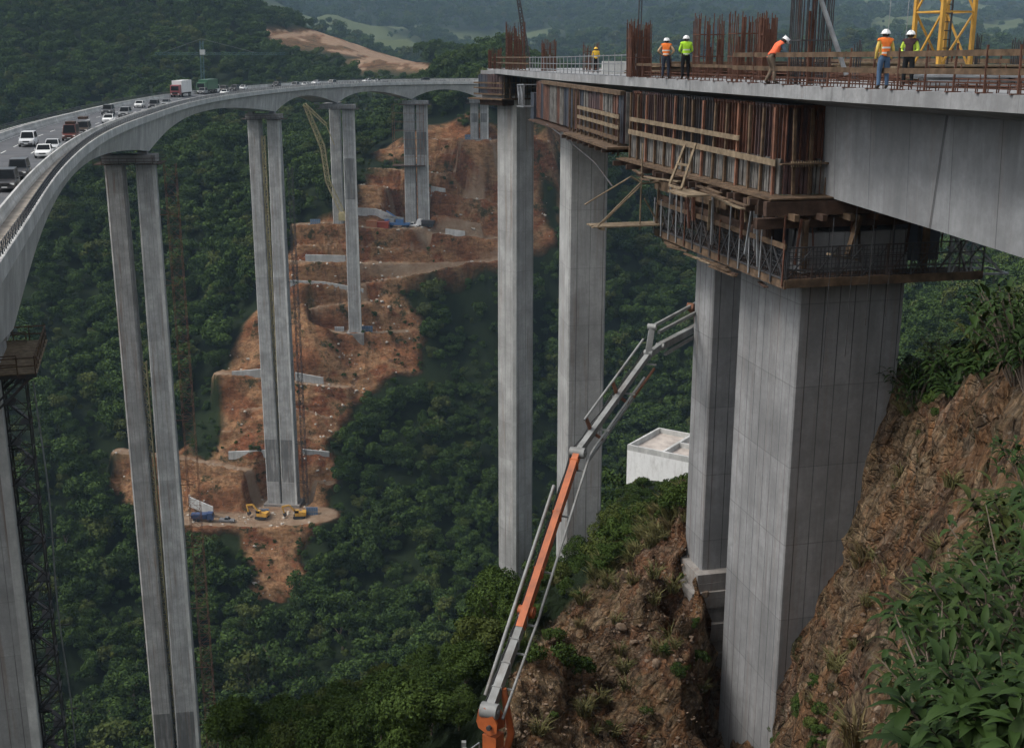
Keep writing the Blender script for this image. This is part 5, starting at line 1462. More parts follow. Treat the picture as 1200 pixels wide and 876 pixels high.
def worker(label, pos, rz, H, shirt, trousers, vestm, helmet, pose='stand', vest=True):
    t = thing('person', label, 'person', pos, rz, None)
    k = H/1.85
    J = dict(pel=(0,0,.97),sp=(0,.01,1.15),ch=(0,0,1.34),nk=(0,.0,1.52),hd=(0,.02,1.60),top=(0,.02,1.72))
    for s,n in ((-1,'l'),(1,'r')):
        J.update({'sh'+n:(.185*s,0,1.44),'el'+n:(.255*s,-.03,1.16),'wr'+n:(.235*s,.09,.93),'pa'+n:(.225*s,.13,.85),
                  'hp'+n:(.095*s,0,.93),'kn'+n:(.12*s,.03,.51),'an'+n:(.13*s,-.02,.10),'to'+n:(.15*s,.16,.045)})
    if pose == 'hips':
        for s,n in ((-1,'l'),(1,'r')): J['el'+n] = (.36*s,-.06,1.2); J['wr'+n] = (.20*s,.06,1.06); J['pa'+n] = (.15*s,.10,1.03)
    if pose == 'front':
        for s,n in ((-1,'l'),(1,'r')): J['el'+n] = (.27*s,.02,1.17); J['wr'+n] = (.15*s,.22,1.10); J['pa'+n] = (.10*s,.28,1.12)
    if pose == 'bend':
        def lean(p, a=rad(38), c=(0,0,.97)):
            y, z = p[1]-c[1], p[2]-c[2]; return (p[0], c[1]+y*math.cos(a)+z*math.sin(a), c[2]-y*math.sin(a)+z*math.cos(a))
        for q in ('sp','ch','nk','hd','top','shl','shr'): J[q] = lean(J[q])
        J['hd'] = (0,J['hd'][1]+.03,J['hd'][2]-.01); J['top'] = (0,J['top'][1]+.06,J['top'][2]-.03)
        for s,n in ((-1,'l'),(1,'r')):
            sh = J['sh'+n]; J['el'+n] = (.24*s,sh[1]+.12,sh[2]-.25); J['wr'+n] = (.17*s,sh[1]+.33,sh[2]-.36); J['pa'+n] = (.15*s,sh[1]+.41,sh[2]-.38)
            J['kn'+n] = (.12*s,.10,.52); J['an'+n] = (.14*s,-.02+.1*s,.10); J['to'+n] = (.15*s,.16+.1*s,.045)
        J['pel'] = (0,-.06,.95); J['hpl'] = (-.095,-.05,.92); J['hpr'] = (.095,-.05,.92)
    E = [('pel','sp'),('sp','ch'),('ch','nk'),('nk','hd'),('hd','top')]
    RD = dict(pel=(.155,.115),sp=(.15,.105),ch=(.17,.115),nk=(.06,.06),hd=(.085,.10),top=(.06,.07))
    for n in 'lr':
        E += [('ch','sh'+n),('sh'+n,'el'+n),('el'+n,'wr'+n),('wr'+n,'pa'+n),('pel','hp'+n),('hp'+n,'kn'+n),('kn'+n,'an'+n),('an'+n,'to'+n)]
        RD.update({'sh'+n:(.075,.075),'el'+n:(.055,.055),'wr'+n:(.038,.038),'pa'+n:(.042,.022),'hp'+n:(.10,.11),'kn'+n:(.075,.078),'an'+n:(.058,.058),'to'+n:(.05,.035)})
    names = list(J); idx = {n:i for i,n in enumerate(names)}
    me = bpy.data.meshes.new('body'); me.from_pydata([tuple(c*k for c in J[n]) for n in names], [(idx[a],idx[b]) for a,b in E], [])
    o = bpy.data.objects.new('body', me); COL.objects.link(o)
    md = o.modifiers.new('skin','SKIN')
    for n in names:
        v = me.skin_vertices[0].data[idx[n]]; v.radius = tuple(r*k for r in RD[n]); v.use_root = (n == 'pel')
    o.modifiers.new('sub','SUBSURF').levels = 2
    dg = bpy.context.evaluated_depsgraph_get(); nm = bpy.data.meshes.new_from_object(o.evaluated_get(dg)); 
    o.modifiers.clear(); o.data = nm; nm.name = 'body'; o.parent = t
    for mt in (shirt, trousers, M['skin'], M['boot']): nm.materials.append(mt)
    zone = {'top':2,'hd':2,'sp':0,'ch':0,'nk':2,'pel':1}
    seg = []
    for a,b in E:
        z = 0
        if b in ('hd','top'): z = 2
        elif b[:2] in ('pa',): z = 2
        elif b[:2] in ('hp','kn','an'): z = 1
        elif b[:2] == 'to': z = 3
        seg.append((Vector(J[a])*k, Vector(J[b])*k, z, a in ('pel','sp','ch') and b in ('sp','ch','nk','shl','shr')))
    torso = []
    for pgn in nm.polygons:
        pgn.use_smooth = True; c = pgn.center; best = None
        for a,b,z,tor in seg:
            d = b-a; f = max(0,min(1,(c-a).dot(d)/d.length_squared)); r = (c-a-d*f).length
            if best is None or r < best[0]: best = (r,z,tor,f)
        z = best[1]
        if c.z < .13*k: z = 3
        if best[2] and pose != 'bend' and c.z < 1.0*k: z = 1
        pgn.material_index = z
        if best[2] and z == 0: torso.append(pgn.index)
    # fingers and facial relief joined to the same body
    bm = bmesh.new(); bm.from_mesh(nm)
    def rod(a, b_, r0, r1, mi):
        d = (b_-a).normalized(); u = d.cross(Vector((.3,.2,1))).normalized(); w = d.cross(u); rg = []
        for c,r in ((a,r0),(b_,r1)): rg.append([bm.verts.new(c+(u*math.cos(q)+w*math.sin(q))*r) for q in (0,1.257,2.513,3.77,5.027)])
        for q in range(5):
            f = bm.faces.new((rg[0][q],rg[0][(q+1)%5],rg[1][(q+1)%5],rg[1][q])); f.material_index = mi
        f = bm.faces.new(rg[1]); f.material_index = mi
    for s,n in ((-1,'l'),(1,'r')):
        w = Vector(J['wr'+n])*k; p = Vector(J['pa'+n])*k; d = (p-w).normalized(); fwd = Vector((0,1,0)) if abs(d.y) < .8 else Vector((s*-1,0,0))
        fw = (fwd-d*fwd.dot(d)).normalized()
        for q,l in enumerate((.07,.08,.076,.06)):
            a = p+fw*(.03-.02*q)*k+d*.01; m_ = a+d*l*.55*k; e_ = m_+(d*.7+Vector((-s*.7,0,0)))*l*.5*k
            rod(a,m_,.0095,.009,2); rod(m_,e_,.009,.007,2)
        a = w.lerp(p,.5)+fw*.03*k; rod(a,a+(fw*.6+d*.7)*.06*k,.011,.008,2)
    hd = Vector(J['hd'])*k; fdir = Vector((0,1,-.35)).normalized() if pose == 'bend' else Vector((0,1,0))
    rod(hd+fdir*.085*k+Vector((0,0,.045)),hd+fdir*.125*k+Vector((0,0,.01)),.012,.018,2)
    for s in (-1,1): rod(hd+Vector((.085*s,0,.03))*k,hd+Vector((.105*s,-.01,.035))*k,.025,.018,2)
    bm.to_mesh(nm); bm.free()
    if vest:
        vs = {}; v = []; fs = []
        nm.update()
        for pi in torso:
            if pi >= len(nm.polygons): continue
            f = []
            for vi in nm.polygons[pi].vertices:
                if vi not in vs:
                    vs[vi] = len(v); v.append(nm.vertices[vi].co+nm.vertices[vi].normal*.02)
                f.append(vs[vi])
            fs.append(f)
        mv = bpy.data.meshes.new('vest'); mv.from_pydata(v,[],fs); mv.materials.append(vestm)
        for pgn in mv.polygons: pgn.use_smooth = True
        ov = bpy.data.objects.new('vest', mv); COL.objects.link(ov); ov.parent = t
        sd = ov.modifiers.new('cloth','SOLIDIFY'); sd.thickness = .012; sd.offset = 1
    m = MB(); hp_ = Vector(J['top'])*k; hh = hd.lerp(hp_,.55)
    m.ball((0,0,0),.135*k,14,6,.95,-.1)
    m.loft([[(.15*k*math.cos(a)*1.0,(.165*k if math.sin(a) > 0 else .15*k)*math.sin(a)+.015,z) for a in [2*math.pi*q/18 for q in range(18)]] for z in (-.012,.006)])
    m.bar((0,-.12*k,.05*k),(0,.12*k,.05*k),.03*k,.16*k)
    ho = m.build('hard_hat', helmet, t, hh)
    if pose == 'bend': ho.rotation_euler = (rad(-40),0,0)
    m = MB(); m.ball((0,0,0),.105*k,10,4,.9,-.5); m.build('hair', M['hair'], t, hd+Vector((0,-.012,.03)))
    # eyes and mouth on the face side
    for s in (-1,1): MB().ball(tuple(hd+fdir*.09*k+Vector((.035*s,0,.045))),.012,6,4).build('eye', M['hair'], t)
    return t
WH = plain('helmet_white', (.78,.78,.77), .35, var=.05); YH = plain('helmet_yellow', (.75,.45,.04), .35, var=.05)
v_or = vest_mat('orange',(.80,.20,.045),(1.12,1.28)); v_li = vest_mat('lime',(.42,.72,.05),(1.12,1.3)); v_dk = vest_mat('maroon',(.05,.03,.035),(2.5,)); v_ye = vest_mat('yellow',(.72,.45,.06),(1.15,)); v_rd = vest_mat('red_orange',(.78,.15,.07),(2.5,))
def ws(px, Y): return deck_at(px, Y)
worker('worker in orange vest and dark trousers, left of the lime vest worker', ws(780,57.5), rad(-12), 1.92, cloth('tan',(.42,.28,.17)), cloth('navy',(.03,.035,.05)), v_or, WH, 'hips')
worker('worker in lime vest and black trousers at the slab edge, white hard hat', ws(803,54.9), rad(6), 1.98, cloth('lime',(.40,.66,.06)), cloth('black',(.014,.014,.016)), v_li, WH, 'front')
worker('worker in red-orange vest and khaki trousers bending toward the tall cage', ws(903,46.6), rad(-78), 2.0, cloth('blue_grey',(.11,.15,.19)), cloth('khaki',(.13,.10,.075)), v_rd, WH, 'bend')
worker('worker in orange vest, yellow sleeves and blue jeans with back turned', ws(1035,38.9), rad(4), 1.9, cloth('yellow',(.62,.45,.12)), cloth('jeans',(.07,.12,.20)), v_or, WH, 'stand')
worker('worker with lime sleeves and dark vest beside the yellow tower mast', ws(1064,41), rad(150), 1.92, cloth('lime2',(.44,.58,.08)), cloth('black2',(.016,.018,.02)), v_dk, WH, 'front')
worker('distant worker in yellow jacket and yellow hard hat behind thin guardrail', ws(698,88), rad(10), 1.85, cloth('yellow2',(.66,.40,.05)), cloth('black3',(.02,.02,.022)), v_ye, YH, 'front')
# ================================================================ VEGETATION
def leaf_material(name, lo, hi, accent, rough=.55, spec=.3, trans=0.0):
    m, nt, b = nodemat(name); N = NB(nt)
    g = N.n('ShaderNodeNewGeometry'); isl = g.outputs['Random Per Island']; r = N.rnd()
    c = N.mix(r, lo, hi)
    c = N.mix(N.math('MULTIPLY', isl, .75), c, tuple(v*1.75 for v in hi))
    c = N.mix(N.ramp(N.math('FRACT', N.math('MULTIPLY', r, 7.3)), [(.82, 0.0), (.95, .8)]), c, accent)
    big = N.noise(g.outputs['Position'], .018, 3, .5)
    c = N.mix(.55, c, N.ramp(big, [(.3, .5), (.7, 1.0)]), 'MULTIPLY')
    N.l(c, b.inputs['Base Color']); b.inputs['Roughness'].default_value = rough; b.inputs['Specular IOR Level'].default_value = spec
    return m
M['crown'] = leaf_material('forest_leaves', (.014,.030,.009), (.042,.068,.018), (.080,.092,.028), .85, .05)
M['crown_near'] = leaf_material('slope_tree_leaves', (.018,.036,.010), (.050,.078,.019), (.090,.105,.03), .8, .06)
M['leaf_fg'] = leaf_material('broad_shrub_leaves', (.008,.020,.005), (.021,.040,.009), (.05,.058,.015), .6, .12)
M['grass'] = leaf_material('dry_grass', (.07,.075,.03), (.13,.12,.05), (.17,.13,.065), .8, .1)
M['bark'] = plain('bark', (.13,.10,.075), .9, var=.4, scale=2, dirt=(.05,.04,.03,.6))
def crown_mesh(name, seed, rx, h, n, leaf, lobes=9, mat=None):
    rg = np.random.default_rng(seed)
    L = []
    for k in range(lobes):
        a = rg.uniform(0,6.28); q = rg.uniform(.2,.9)*rx*(1 if k else 0); z = h*rg.uniform(.36,.84)
        r = rx*rg.uniform(.26,.58)*(1.1-.35*z/h)
        L.append((q*math.cos(a),q*math.sin(a),z if k else h*.72,r if k else rx*.55))
    L = np.array(L); w = L[:,3]**2; w /= w.sum()
    pick = rg.choice(lobes, n*2, p=w); d = rg.normal(size=(n*2,3)); d[:,2] = d[:,2]*.9+.35; d /= np.linalg.norm(d,axis=1)[:,None]
    rad_ = L[pick,3]*rg.uniform(.72,1.06,n*2)*(1+.16*np.sin(d[:,0]*9+pick)*np.cos(d[:,1]*8))
    P = L[pick,:3]+d*rad_[:,None]*np.array([1,1,.82])
    inside = np.zeros(len(P),bool)
    for k in range(lobes):
        q = (P-L[k,:3])/np.array([1,1,.82]); inside |= (np.linalg.norm(q,axis=1) < L[k,3]*.62)&(pick != k)
    P = P[~inside][:n]; d = d[~inside][:n]; m = len(P)
    nr = d+rg.normal(size=(m,3))*.55; nr /= np.linalg.norm(nr,axis=1)[:,None]
    u = np.cross(nr, rg.normal(size=(m,3))); u /= np.linalg.norm(u,axis=1)[:,None]+1e-9; v = np.cross(nr,u)
    s = leaf*rg.uniform(.55,1.25,m)[:,None]; a = rg.uniform(.5,.9,m)[:,None]
    V = np.stack([P-u*s, P-v*s*a+nr*s*.18, P+u*s, P+v*s*a+nr*s*.18],1).reshape(-1,3)
    me = bpy.data.meshes.new(name); me.vertices.add(m*4); me.vertices.foreach_set('co', V.astype(np.float32).ravel())
    me.loops.add(m*4); me.polygons.add(m)
    me.loops.foreach_set('vertex_index', np.arange(m*4,dtype=np.int32)); me.polygons.foreach_set('loop_start',(np.arange(m)*4).astype(np.int32)); me.polygons.foreach_set('loop_total',np.full(m,4,np.int32))
    me.update(); me.validate(); me.materials.append(mat or M['crown']); return me
def trunk_mb(h, r, seed, rx):
    rr = random.Random(seed); m = MB(); p = [Vector((0,0,-1.2))]; 
    for k in range(1,6): p.append(Vector((rr.uniform(-.06,.06)*h*.6,rr.uniform(-.06,.06)*h*.6,h*.78*k/5)))
    m.tube(p,[r*1.25,r,r*.85,r*.7,r*.5,r*.2],6)
    for k in range(5):
        b_ = p[2].lerp(p[4],k/4); a = rr.uniform(0,6.28)
        e = b_+Vector((math.cos(a)*rx*.6,math.sin(a)*rx*.6,h*.2)); m.tube([b_,b_.lerp(e,.5)+Vector((0,0,h*.03)),e],[r*.45,r*.3,r*.1],5)
    return m
def tree_proto(seed, rx, h, n, leaf, label, group, mat, name='broadleaf_tree', lobes=9, spread=1.0):
    t = thing(name, label, 'tree', (0,0,0), 0, group)
    c = bpy.data.objects.new('crown', crown_mesh('crown',seed,rx,h,n,leaf,lobes,mat)); COL.objects.link(c); c.parent = t
    trunk_mb(h, .022*h, seed, rx).build('trunk', M['bark'], t)
    register(t); return t
rv = random.Random(21)
LAB_F = 'dark green broadleaf tree in the dense forest on the valley side'
LAB_N = 'bushy green tree on the slope below the rocks, around the pump base'
LAB_R = 'small leafy shrub growing on the bare rocky slope or its crest'
fproto = [tree_proto(100+k, rx, h, (1300,900,1500,750,1100,1000)[k], .43, LAB_F, 'trees of the valley forest', M['crown'], lobes=(9,6,14,5,11,7)[k]) for k,(rx,h) in enumerate(((4.2,11),(3.6,13),(5.0,10.5),(3.2,9.5),(4.4,14),(3.8,10)))]
nproto = [tree_proto(200+k, rx, h, 9500, .115, LAB_N, 'trees on the near slope', M['crown_near'], lobes=12) for k,(rx,h) in enumerate(((2.6,6.0),(2.2,5.2),(3.0,6.6),(2.0,6.4)))]
sproto = [tree_proto(300+k, rx, h, 1500, .06, LAB_R, 'shrubs on the rocky slope', M['crown_near'], 'shrub') for k,(rx,h) in enumerate(((.75,1.1),(.9,1.0),(.6,1.3)))]
used = {}
def plant(protos, k, loc, s, rz, nm):
    key = (nm,k); t = protos[k]
    if key in used: t = copy_tree(t)
    used[key] = 1
    t.location = loc; t.scale = (s,s,s*rv.uniform(.9,1.15)); t.rotation_euler = (0,0,rz); return t
# shafts and other places where nothing may grow
KEEP = [(v[0].location.x, v[0].location.y, 9.5) for v in via_piers]+[(PA.x+2,PA.y+5,5.5),(pb.x+1.3,pb.y+2,3.4),(pc.x,pc.y+2,3.6),(bl.x+3,bl.y-2,10),(bl.x+8,bl.y+2,9),(B[0].x,B[0].y,4.5),(B[0].x-3,B[0].y-5,3.5)]
def clear(x, y, r=0): return all((x-a)**2+(y-b_)**2 > (c+r)**2 for a,b_,c in KEEP)
# --- near slope trees
NEAR = [(215,940),(250,880),(300,850),(400,800),(480,762),(545,735),(575,735),(565,800),(545,850),(520,960)]
cnt = 0; tries = 0; pl_ = []
while cnt < 140 and tries < 4000:
    tries += 1
    px, py = rv.uniform(215,645), rv.uniform(690,960)
    if not inpoly(np.array([px]),np.array([py]),NEAR)[0]: continue
    p = raise_px(px, py, 34, 110, 300); 
    if not clear(p.x,p.y,1.2): continue
    if any((p.x-a)**2+(p.y-b_)**2 < 1.9**2 for a,b_ in pl_): continue
    if p.y < 33.5: continue
    s = rv.uniform(.32,.72) if px < 480 else rv.uniform(.25,.5)
    # keep the pump clear: nothing tall directly in front of its foot
    if abs(px-560) < 75 and p.y < 41: continue
    pl_.append((p.x,p.y)); plant(nproto, rv.randrange(4), (p.x,p.y,gz(p.x,p.y)-.2), s, rv.uniform(0,6.28),'n'); cnt += 1
for px,py,Y,s in ((592,712,67,.62),(606,716,66,.5),(575,735,62,.7),(560,760,58,.6),(630,722,66,.35),(600,752,58,.4)):
    q = at(px,py,Y); plant(nproto, rv.randrange(4), (q.x,q.y,gz(q.x,q.y)-.2), s, rv.uniform(0,6.28),'n')
# --- trees down the back of the near hill
k_ = 0
while k_ < 110:
    y = rv.uniform(64,165); x = y*rv.uniform(-.36,.20)
    z = gz(x,y); px,py = proj(x,y,z); k_ += 1
    if not clear(x,y,1.5) or (py < 640 and px > 690): continue
    if y < 72 and px > 640: continue
    plant(nproto, rv.randrange(4), (x,y,z-.2), rv.uniform(.35,.75) if px < 560 or y > 100 else rv.uniform(.3,.5), rv.uniform(0,6.28),'n')
# --- shrubs on rock and crest
SH = []
for _ in range(38): f = rv.random(); SH.append((690+115*f+rv.uniform(-8,8), 668-90*f+rv.uniform(-4,18), rv.uniform(.3,1.1)))
for _ in range(14): SH.append((rv.uniform(600,690),rv.uniform(690,800),rv.uniform(.4,.95)))
for _ in range(16): SH.append((rv.uniform(610,830),rv.uniform(640,876),rv.uniform(.2,.65)))
for _ in range(22): SH.append((rv.uniform(905,990),rv.uniform(800,890),rv.uniform(.25,.6)))
for _ in range(12): SH.append((rv.uniform(1060,1110),rv.uniform(455,520),rv.uniform(.3,.7)))
for px,py,s in SH:
    p = raise_px(px,py,14,95,400)
    if not clear(p.x,p.y,-1.5): continue
    plant(sproto, rv.randrange(3), (p.x,p.y,p.z-.08), s, rv.uniform(0,6.28),'s')
k_ = 0
while k_ < 330:
    k_ += 1; y = rv.uniform(62,150) if k_ < 230 else rv.uniform(105,146); x = y*rv.uniform(.02,.16); z = gz(x,y); px,py = proj(x,y,z)
    if py > 690 or not all((x-a)**2+(y-b_)**2 > (c-.5 if k9 not in (9,10) else 4.5)**2 for k9,(a,b_,c) in enumerate(KEEP)): continue
    plant(sproto, rv.randrange(3), (x,y,z-.1), rv.uniform(.5,1.5), rv.uniform(0,6.28),'s')
# --- dry grass tufts
def tuft(seed):
    t = thing('grass_tuft','dry yellow-green grass tuft on the rocky slope or its crest','grass',(0,0,0),0,'grass tufts on the rocky slope')
    rr = random.Random(seed); m = MB()
    for k in range(90):
        a = rr.uniform(0,6.28); r0 = rr.uniform(0,.22); l = rr.uniform(.3,.8); o = Vector((r0*math.cos(a),r0*math.sin(a),-.03)); b_ = a+rr.uniform(-1,1)
        d = Vector((math.cos(b_)*rr.uniform(.1,.6),math.sin(b_)*rr.uniform(.1,.6),1)).normalized(); s = d.cross(Vector((rr.gauss(0,1),rr.gauss(0,1),.2))).normalized()*.014
        mid = o+d*l*.55; e = o+d*l*.9+Vector((math.cos(b_),math.sin(b_),-.2))*l*.35
        m.add([o-s,o+s,mid+s,mid-s,e],[(0,1,2,3),(3,2,4)])
    m.build('blades', M['grass'], t); register(t); return t
gproto = [tuft(k) for k in range(3)]
for k in range(132):
    if k >= 120: px, py = rv.uniform(1075,1200), rv.uniform(600,880)
    elif k < 60: f = rv.random(); px, py = 690+115*f+rv.uniform(-8,10), 668-88*f+rv.uniform(-4,30)
    elif k < 92: px, py = rv.uniform(600,835), rv.uniform(640,876)
    else: px, py = rv.uniform(915,1120), rv.uniform(470,880)
    p = raise_px(px,py,14 if k < 120 else 6,95,400)
    if clear(p.x,p.y,-1.5): plant(gproto, rv.randrange(3), (p.x,p.y,p.z-.03), rv.uniform(.6,1.5) if k < 120 else rv.uniform(.35,.6), rv.uniform(0,6.28),'g')
# --- forest
rg = np.random.default_rng(5)
def scatter(y0, y1, sp, smin, smax, amax=.60):
    n = int(amax*(y1*y1-y0*y0)/(sp*sp))
    Y = np.sqrt(rg.uniform(y0*y0,y1*y1,n)); X = rg.uniform(-amax,amax,n)*Y
    Z, rm = ground(X, Y); px, py = proj(X, Y, Z)
    jx = (fbm(X/9, Y/9, 3, 41)-.5)*34; jy = (fbm(X/9+50, Y/9, 3, 43)-.5)*34
    ok = rm < .02
    ins = np.zeros(n,bool)
    for dx,dy in ((0,0),(5,4),(-5,4),(0,-7),(0,-13),(0,9)): ins |= inpoly(px+jx+dx,py+jy+dy,EARTH)
    gr = np.zeros(n,bool)
    for g in GREEN: gr |= inpoly(px+jx*.6,py+jy*.4,g)
    ok &= ~(ins & ~gr & (Y > 290) & (Y < 640))
    ok &= ~((inpoly(px,py+1,SCAR)|inpoly(px,py-5,SCAR)|inpoly(px,py-10,SCAR)|inpoly(px,py-15,SCAR)) & (Y > 650) & (Y < 1320))
    for a,b_,c in KEEP: ok &= (X-a)**2+(Y-b_)**2 > (c+1.5)**2
    # nothing that would stand through the decks
    for i in range(0,len(VPATH),4):
        p = vpt(i,7); ok &= ~(((X-p.x)**2+(Y-p.y)**2 < 14**2) & (Z > RZ-26))
    ok &= rg.uniform(0,1,n) > meadow(X,Y)*1.3
    # the sight lines to building and piers stay open
    ok &= ~((Y < 150) & (np.abs(px-772) < 60) & (py > 520) & (py < 640))
    sc = (smin+(smax-smin)*rg.uniform(0,1,n)**1.5)*(.65+.7*fbm(X/70,Y/70,2,91)); sc[gr] *= .35
    tall = (Y > 290)&(Y < 640)&(inpoly(px,py-24,EARTH)|inpoly(px,py-34,EARTH))&~gr; sc[tall] *= .5
    return X[ok],Y[ok],Z[ok],sc[ok],px[ok],py[ok]
def patches(n):
    """low scrub taking hold on the cut faces and their ragged edges"""
    Y = rg.uniform(300,560,n*6); X = rg.uniform(-.36,.08,n*6)*Y; Z, rm = ground(X,Y); px,py = proj(X,Y,Z)
    jx = (fbm(X/9, Y/9, 3, 41)-.5)*34
    ok = (rm < .02) & inpoly(px+jx,py,[(x+(12 if x > 330 else -12),y) for x,y in EARTH]) & (fbm(X/16,Y/16,3,97) > .56)
    for a,b_,c in KEEP: ok &= (X-a)**2+(Y-b_)**2 > (c)**2
    i = np.where(ok)[0][:n]; return X[i],Y[i],Z[i],rg.uniform(.06,.26,len(i)),px[i],py[i]
bands = [patches(750), scatter(165,655,3.7,.28,1.15), scatter(655,1320,5.6,.5,1.1), scatter(1320,4300,17,1.2,2.4,.56)]
X = np.concatenate([b_[0] for b_ in bands]); Y = np.concatenate([b_[1] for b_ in bands]); Z = np.concatenate([b_[2] for b_ in bands]); SC = np.concatenate([b_[3] for b_ in bands])
px = np.concatenate([b_[4] for b_ in bands]); py = np.concatenate([b_[5] for b_ in bands])
# the largest-showing trees inside the frame become trees of their own
vis = (px > 0) & (px < 1200) & (py > 120) & (py < 880) & (Y > 240) & (Y < 460)
cand = np.where(vis)[0]; size = SC[cand]/Y[cand]; cand = cand[np.argsort(-size)][:150]
for j,i in enumerate(cand): plant(fproto, j%6, (X[i],Y[i],Z[i]-.4), SC[i], rv.uniform(0,6.28),'f')
keep = np.ones(len(X),bool); keep[cand] = False
X,Y,Z,SC = X[keep],Y[keep],Z[keep],SC[keep]
me = bpy.data.meshes.new('forest'); me.vertices.add(len(X)); me.vertices.foreach_set('co', np.stack([X,Y,Z-.5],1).astype(np.float32).ravel())
a_ = me.attributes.new('scl','FLOAT','POINT'); a_.data.foreach_set('value', SC.astype(np.float32))
a_ = me.attributes.new('rot','FLOAT','POINT'); a_.data.foreach_set('value', rg.uniform(0,6.28,len(X)).astype(np.float32))
a_ = me.attributes.new('pick','INT','POINT'); a_.data.foreach_set('value', rg.integers(0,6,len(X)).astype(np.int32))
fo = bpy.data.objects.new('forest', me); COL.objects.link(fo)
tag(fo,'dense dark green forest covering the valley sides and far mountains','forest',None,'stuff')
ng = bpy.data.node_groups.new('forest_spread','GeometryNodeTree')
ng.interface.new_socket('Geometry',in_out='INPUT',socket_type='NodeSocketGeometry'); ng.interface.new_socket('Geometry',in_out='OUTPUT',socket_type='NodeSocketGeometry')
gi = ng.nodes.new('NodeGroupInput'); go = ng.nodes.new('NodeGroupOutput')
mp_ = ng.nodes.new('GeometryNodeMeshToPoints'); ng.links.new(gi.outputs[0], mp_.inputs['Mesh'])
jn = ng.nodes.new('GeometryNodeJoinGeometry')
def nattr(nm, ty):
    x = ng.nodes.new('GeometryNodeInputNamedAttribute'); x.data_type = ty; x.inputs['Name'].default_value = nm
    return [s for s in x.outputs if s.enabled and s.name == 'Attribute'][0]
scl, rot, pk = nattr('scl','FLOAT'), nattr('rot','FLOAT'), nattr('pick','INT')
cx_ = ng.nodes.new('ShaderNodeCombineXYZ'); ng.links.new(rot, cx_.inputs[2])
for k in range(6):
    oi = ng.nodes.new('GeometryNodeObjectInfo'); oi.inputs['Object'].default_value = CH[fproto[k].name][0]; oi.inputs['As Instance'].default_value = True; oi.transform_space = 'ORIGINAL'
    cm = ng.nodes.new('FunctionNodeCompare'); cm.data_type = 'INT'; cm.operation = 'EQUAL'
    ii = [s for s in cm.inputs if s.enabled]; ng.links.new(pk, ii[0]); ii[1].default_value = k
    ip = ng.nodes.new('GeometryNodeInstanceOnPoints'); ng.links.new(mp_.outputs[0], ip.inputs['Points']); ng.links.new(cm.outputs[0], ip.inputs['Selection'])
    ng.links.new(oi.outputs['Geometry'], ip.inputs['Instance']); ng.links.new(scl, ip.inputs['Scale']); ng.links.new(cx_.outputs[0], ip.inputs['Rotation'])
    ng.links.new(ip.outputs[0], jn.inputs[0])
ng.links.new(jn.outputs[0], go.inputs[0])
fo.modifiers.new('spread','NODES').node_group = ng
# --- foreground broad-leaved shrubs
def blade(vs, fs, base, d, up, L, Wd, curl):
    """one pointed leaf with a folded midrib, drooping towards its tip"""
    s = d.cross(up).normalized(); n = s.cross(d).normalized(); o = len(vs)
    pr_ = [(0,.05,0),(.22,.62,.03),(.5,1.0,.01),(.78,.66,-.12),(1.0,.02,-.34)]
    for t_,w,z in pr_:
        c = base+d*(L*t_)+n*(L*z*curl); e = s*(Wd*w/2)
        vs += [c-e+n*Wd*w*.18, c, c+e+n*Wd*w*.18]
    for k in range(4):
        a = o+k*3; fs += [(a,a+1,a+4,a+3),(a+1,a+2,a+5,a+4)]
def broad_shrub(seed, label, H, nb, L):
    t = thing('broadleaf_shrub', label, 'shrub', (0,0,0), 0, 'broad-leaved shrubs in the right foreground')
    rr = random.Random(seed); vs, fs = [], []; st = MB()
    for k in range(nb):
        a = rr.uniform(0,6.28); sp = rr.uniform(.1,.75)*H; h = H*rr.uniform(.35,1.0)
        e = Vector((math.cos(a)*sp,math.sin(a)*sp,h)); mid = e*.5+Vector((0,0,h*.12))
        st.tube([(0,0,-.1),mid,e],[.012,.009,.005],5)
        nl = rr.randint(7,11)
        for j in range(nl):
            f = 1-j*.075; b_ = mid.lerp(e,max(0,f)); an = j*2.4+rr.uniform(-.4,.4); el = rr.uniform(-.35,.55)+(.5 if j < 2 else 0)
            d = Vector((math.cos(an)*math.cos(el),math.sin(an)*math.cos(el),math.sin(el)))
            blade(vs,fs,b_,d,Vector((0,0,1)),L*rr.uniform(.65,1.25),L*rr.uniform(.24,.36),rr.uniform(.6,1.7))
    st.build('stem', M['bark'], t)
    m = MB(); m.add(vs,fs,True); o = m.build('foliage', M['leaf_fg'], t)
    register(t); return t
LAB_B = 'broad-leaved green shrub crowding the right foreground slope'
bproto = [broad_shrub(50+k, LAB_B, H, nb, L) for k,(H,nb,L) in enumerate(((.75,15,.21),(.6,13,.26),(.95,17,.19),(.5,12,.17)))]
FG = [(1092,740),(1125,665),(1165,610),(1215,570),(1240,900),(1072,905),(1098,830)]
cnt = 0; tries = 0; pl_ = []
while cnt < 78 and tries < 6000:
    tries += 1
    px, py = rv.uniform(1050,1240), rv.uniform(470,930)
    if not inpoly(np.array([px]),np.array([py]),FG)[0]: continue
    p = raise_px(px,py,4.5,30,300)
    if any((p.x-a)**2+(p.y-b_)**2 < (.035*p.y+.05)**2 for a,b_ in pl_): continue
    pl_.append((p.x,p.y)); plant(bproto, rv.randrange(4), (p.x,p.y,p.z-.03), rv.uniform(.7,1.15)*(1+max(0,p.y-10)*.03), rv.uniform(0,6.28),'b'); cnt += 1
CREST = [(1062,478),(1085,455),(1120,428),(1160,408),(1215,385),(1215,470),(1170,450),(1110,480),(1075,500)]
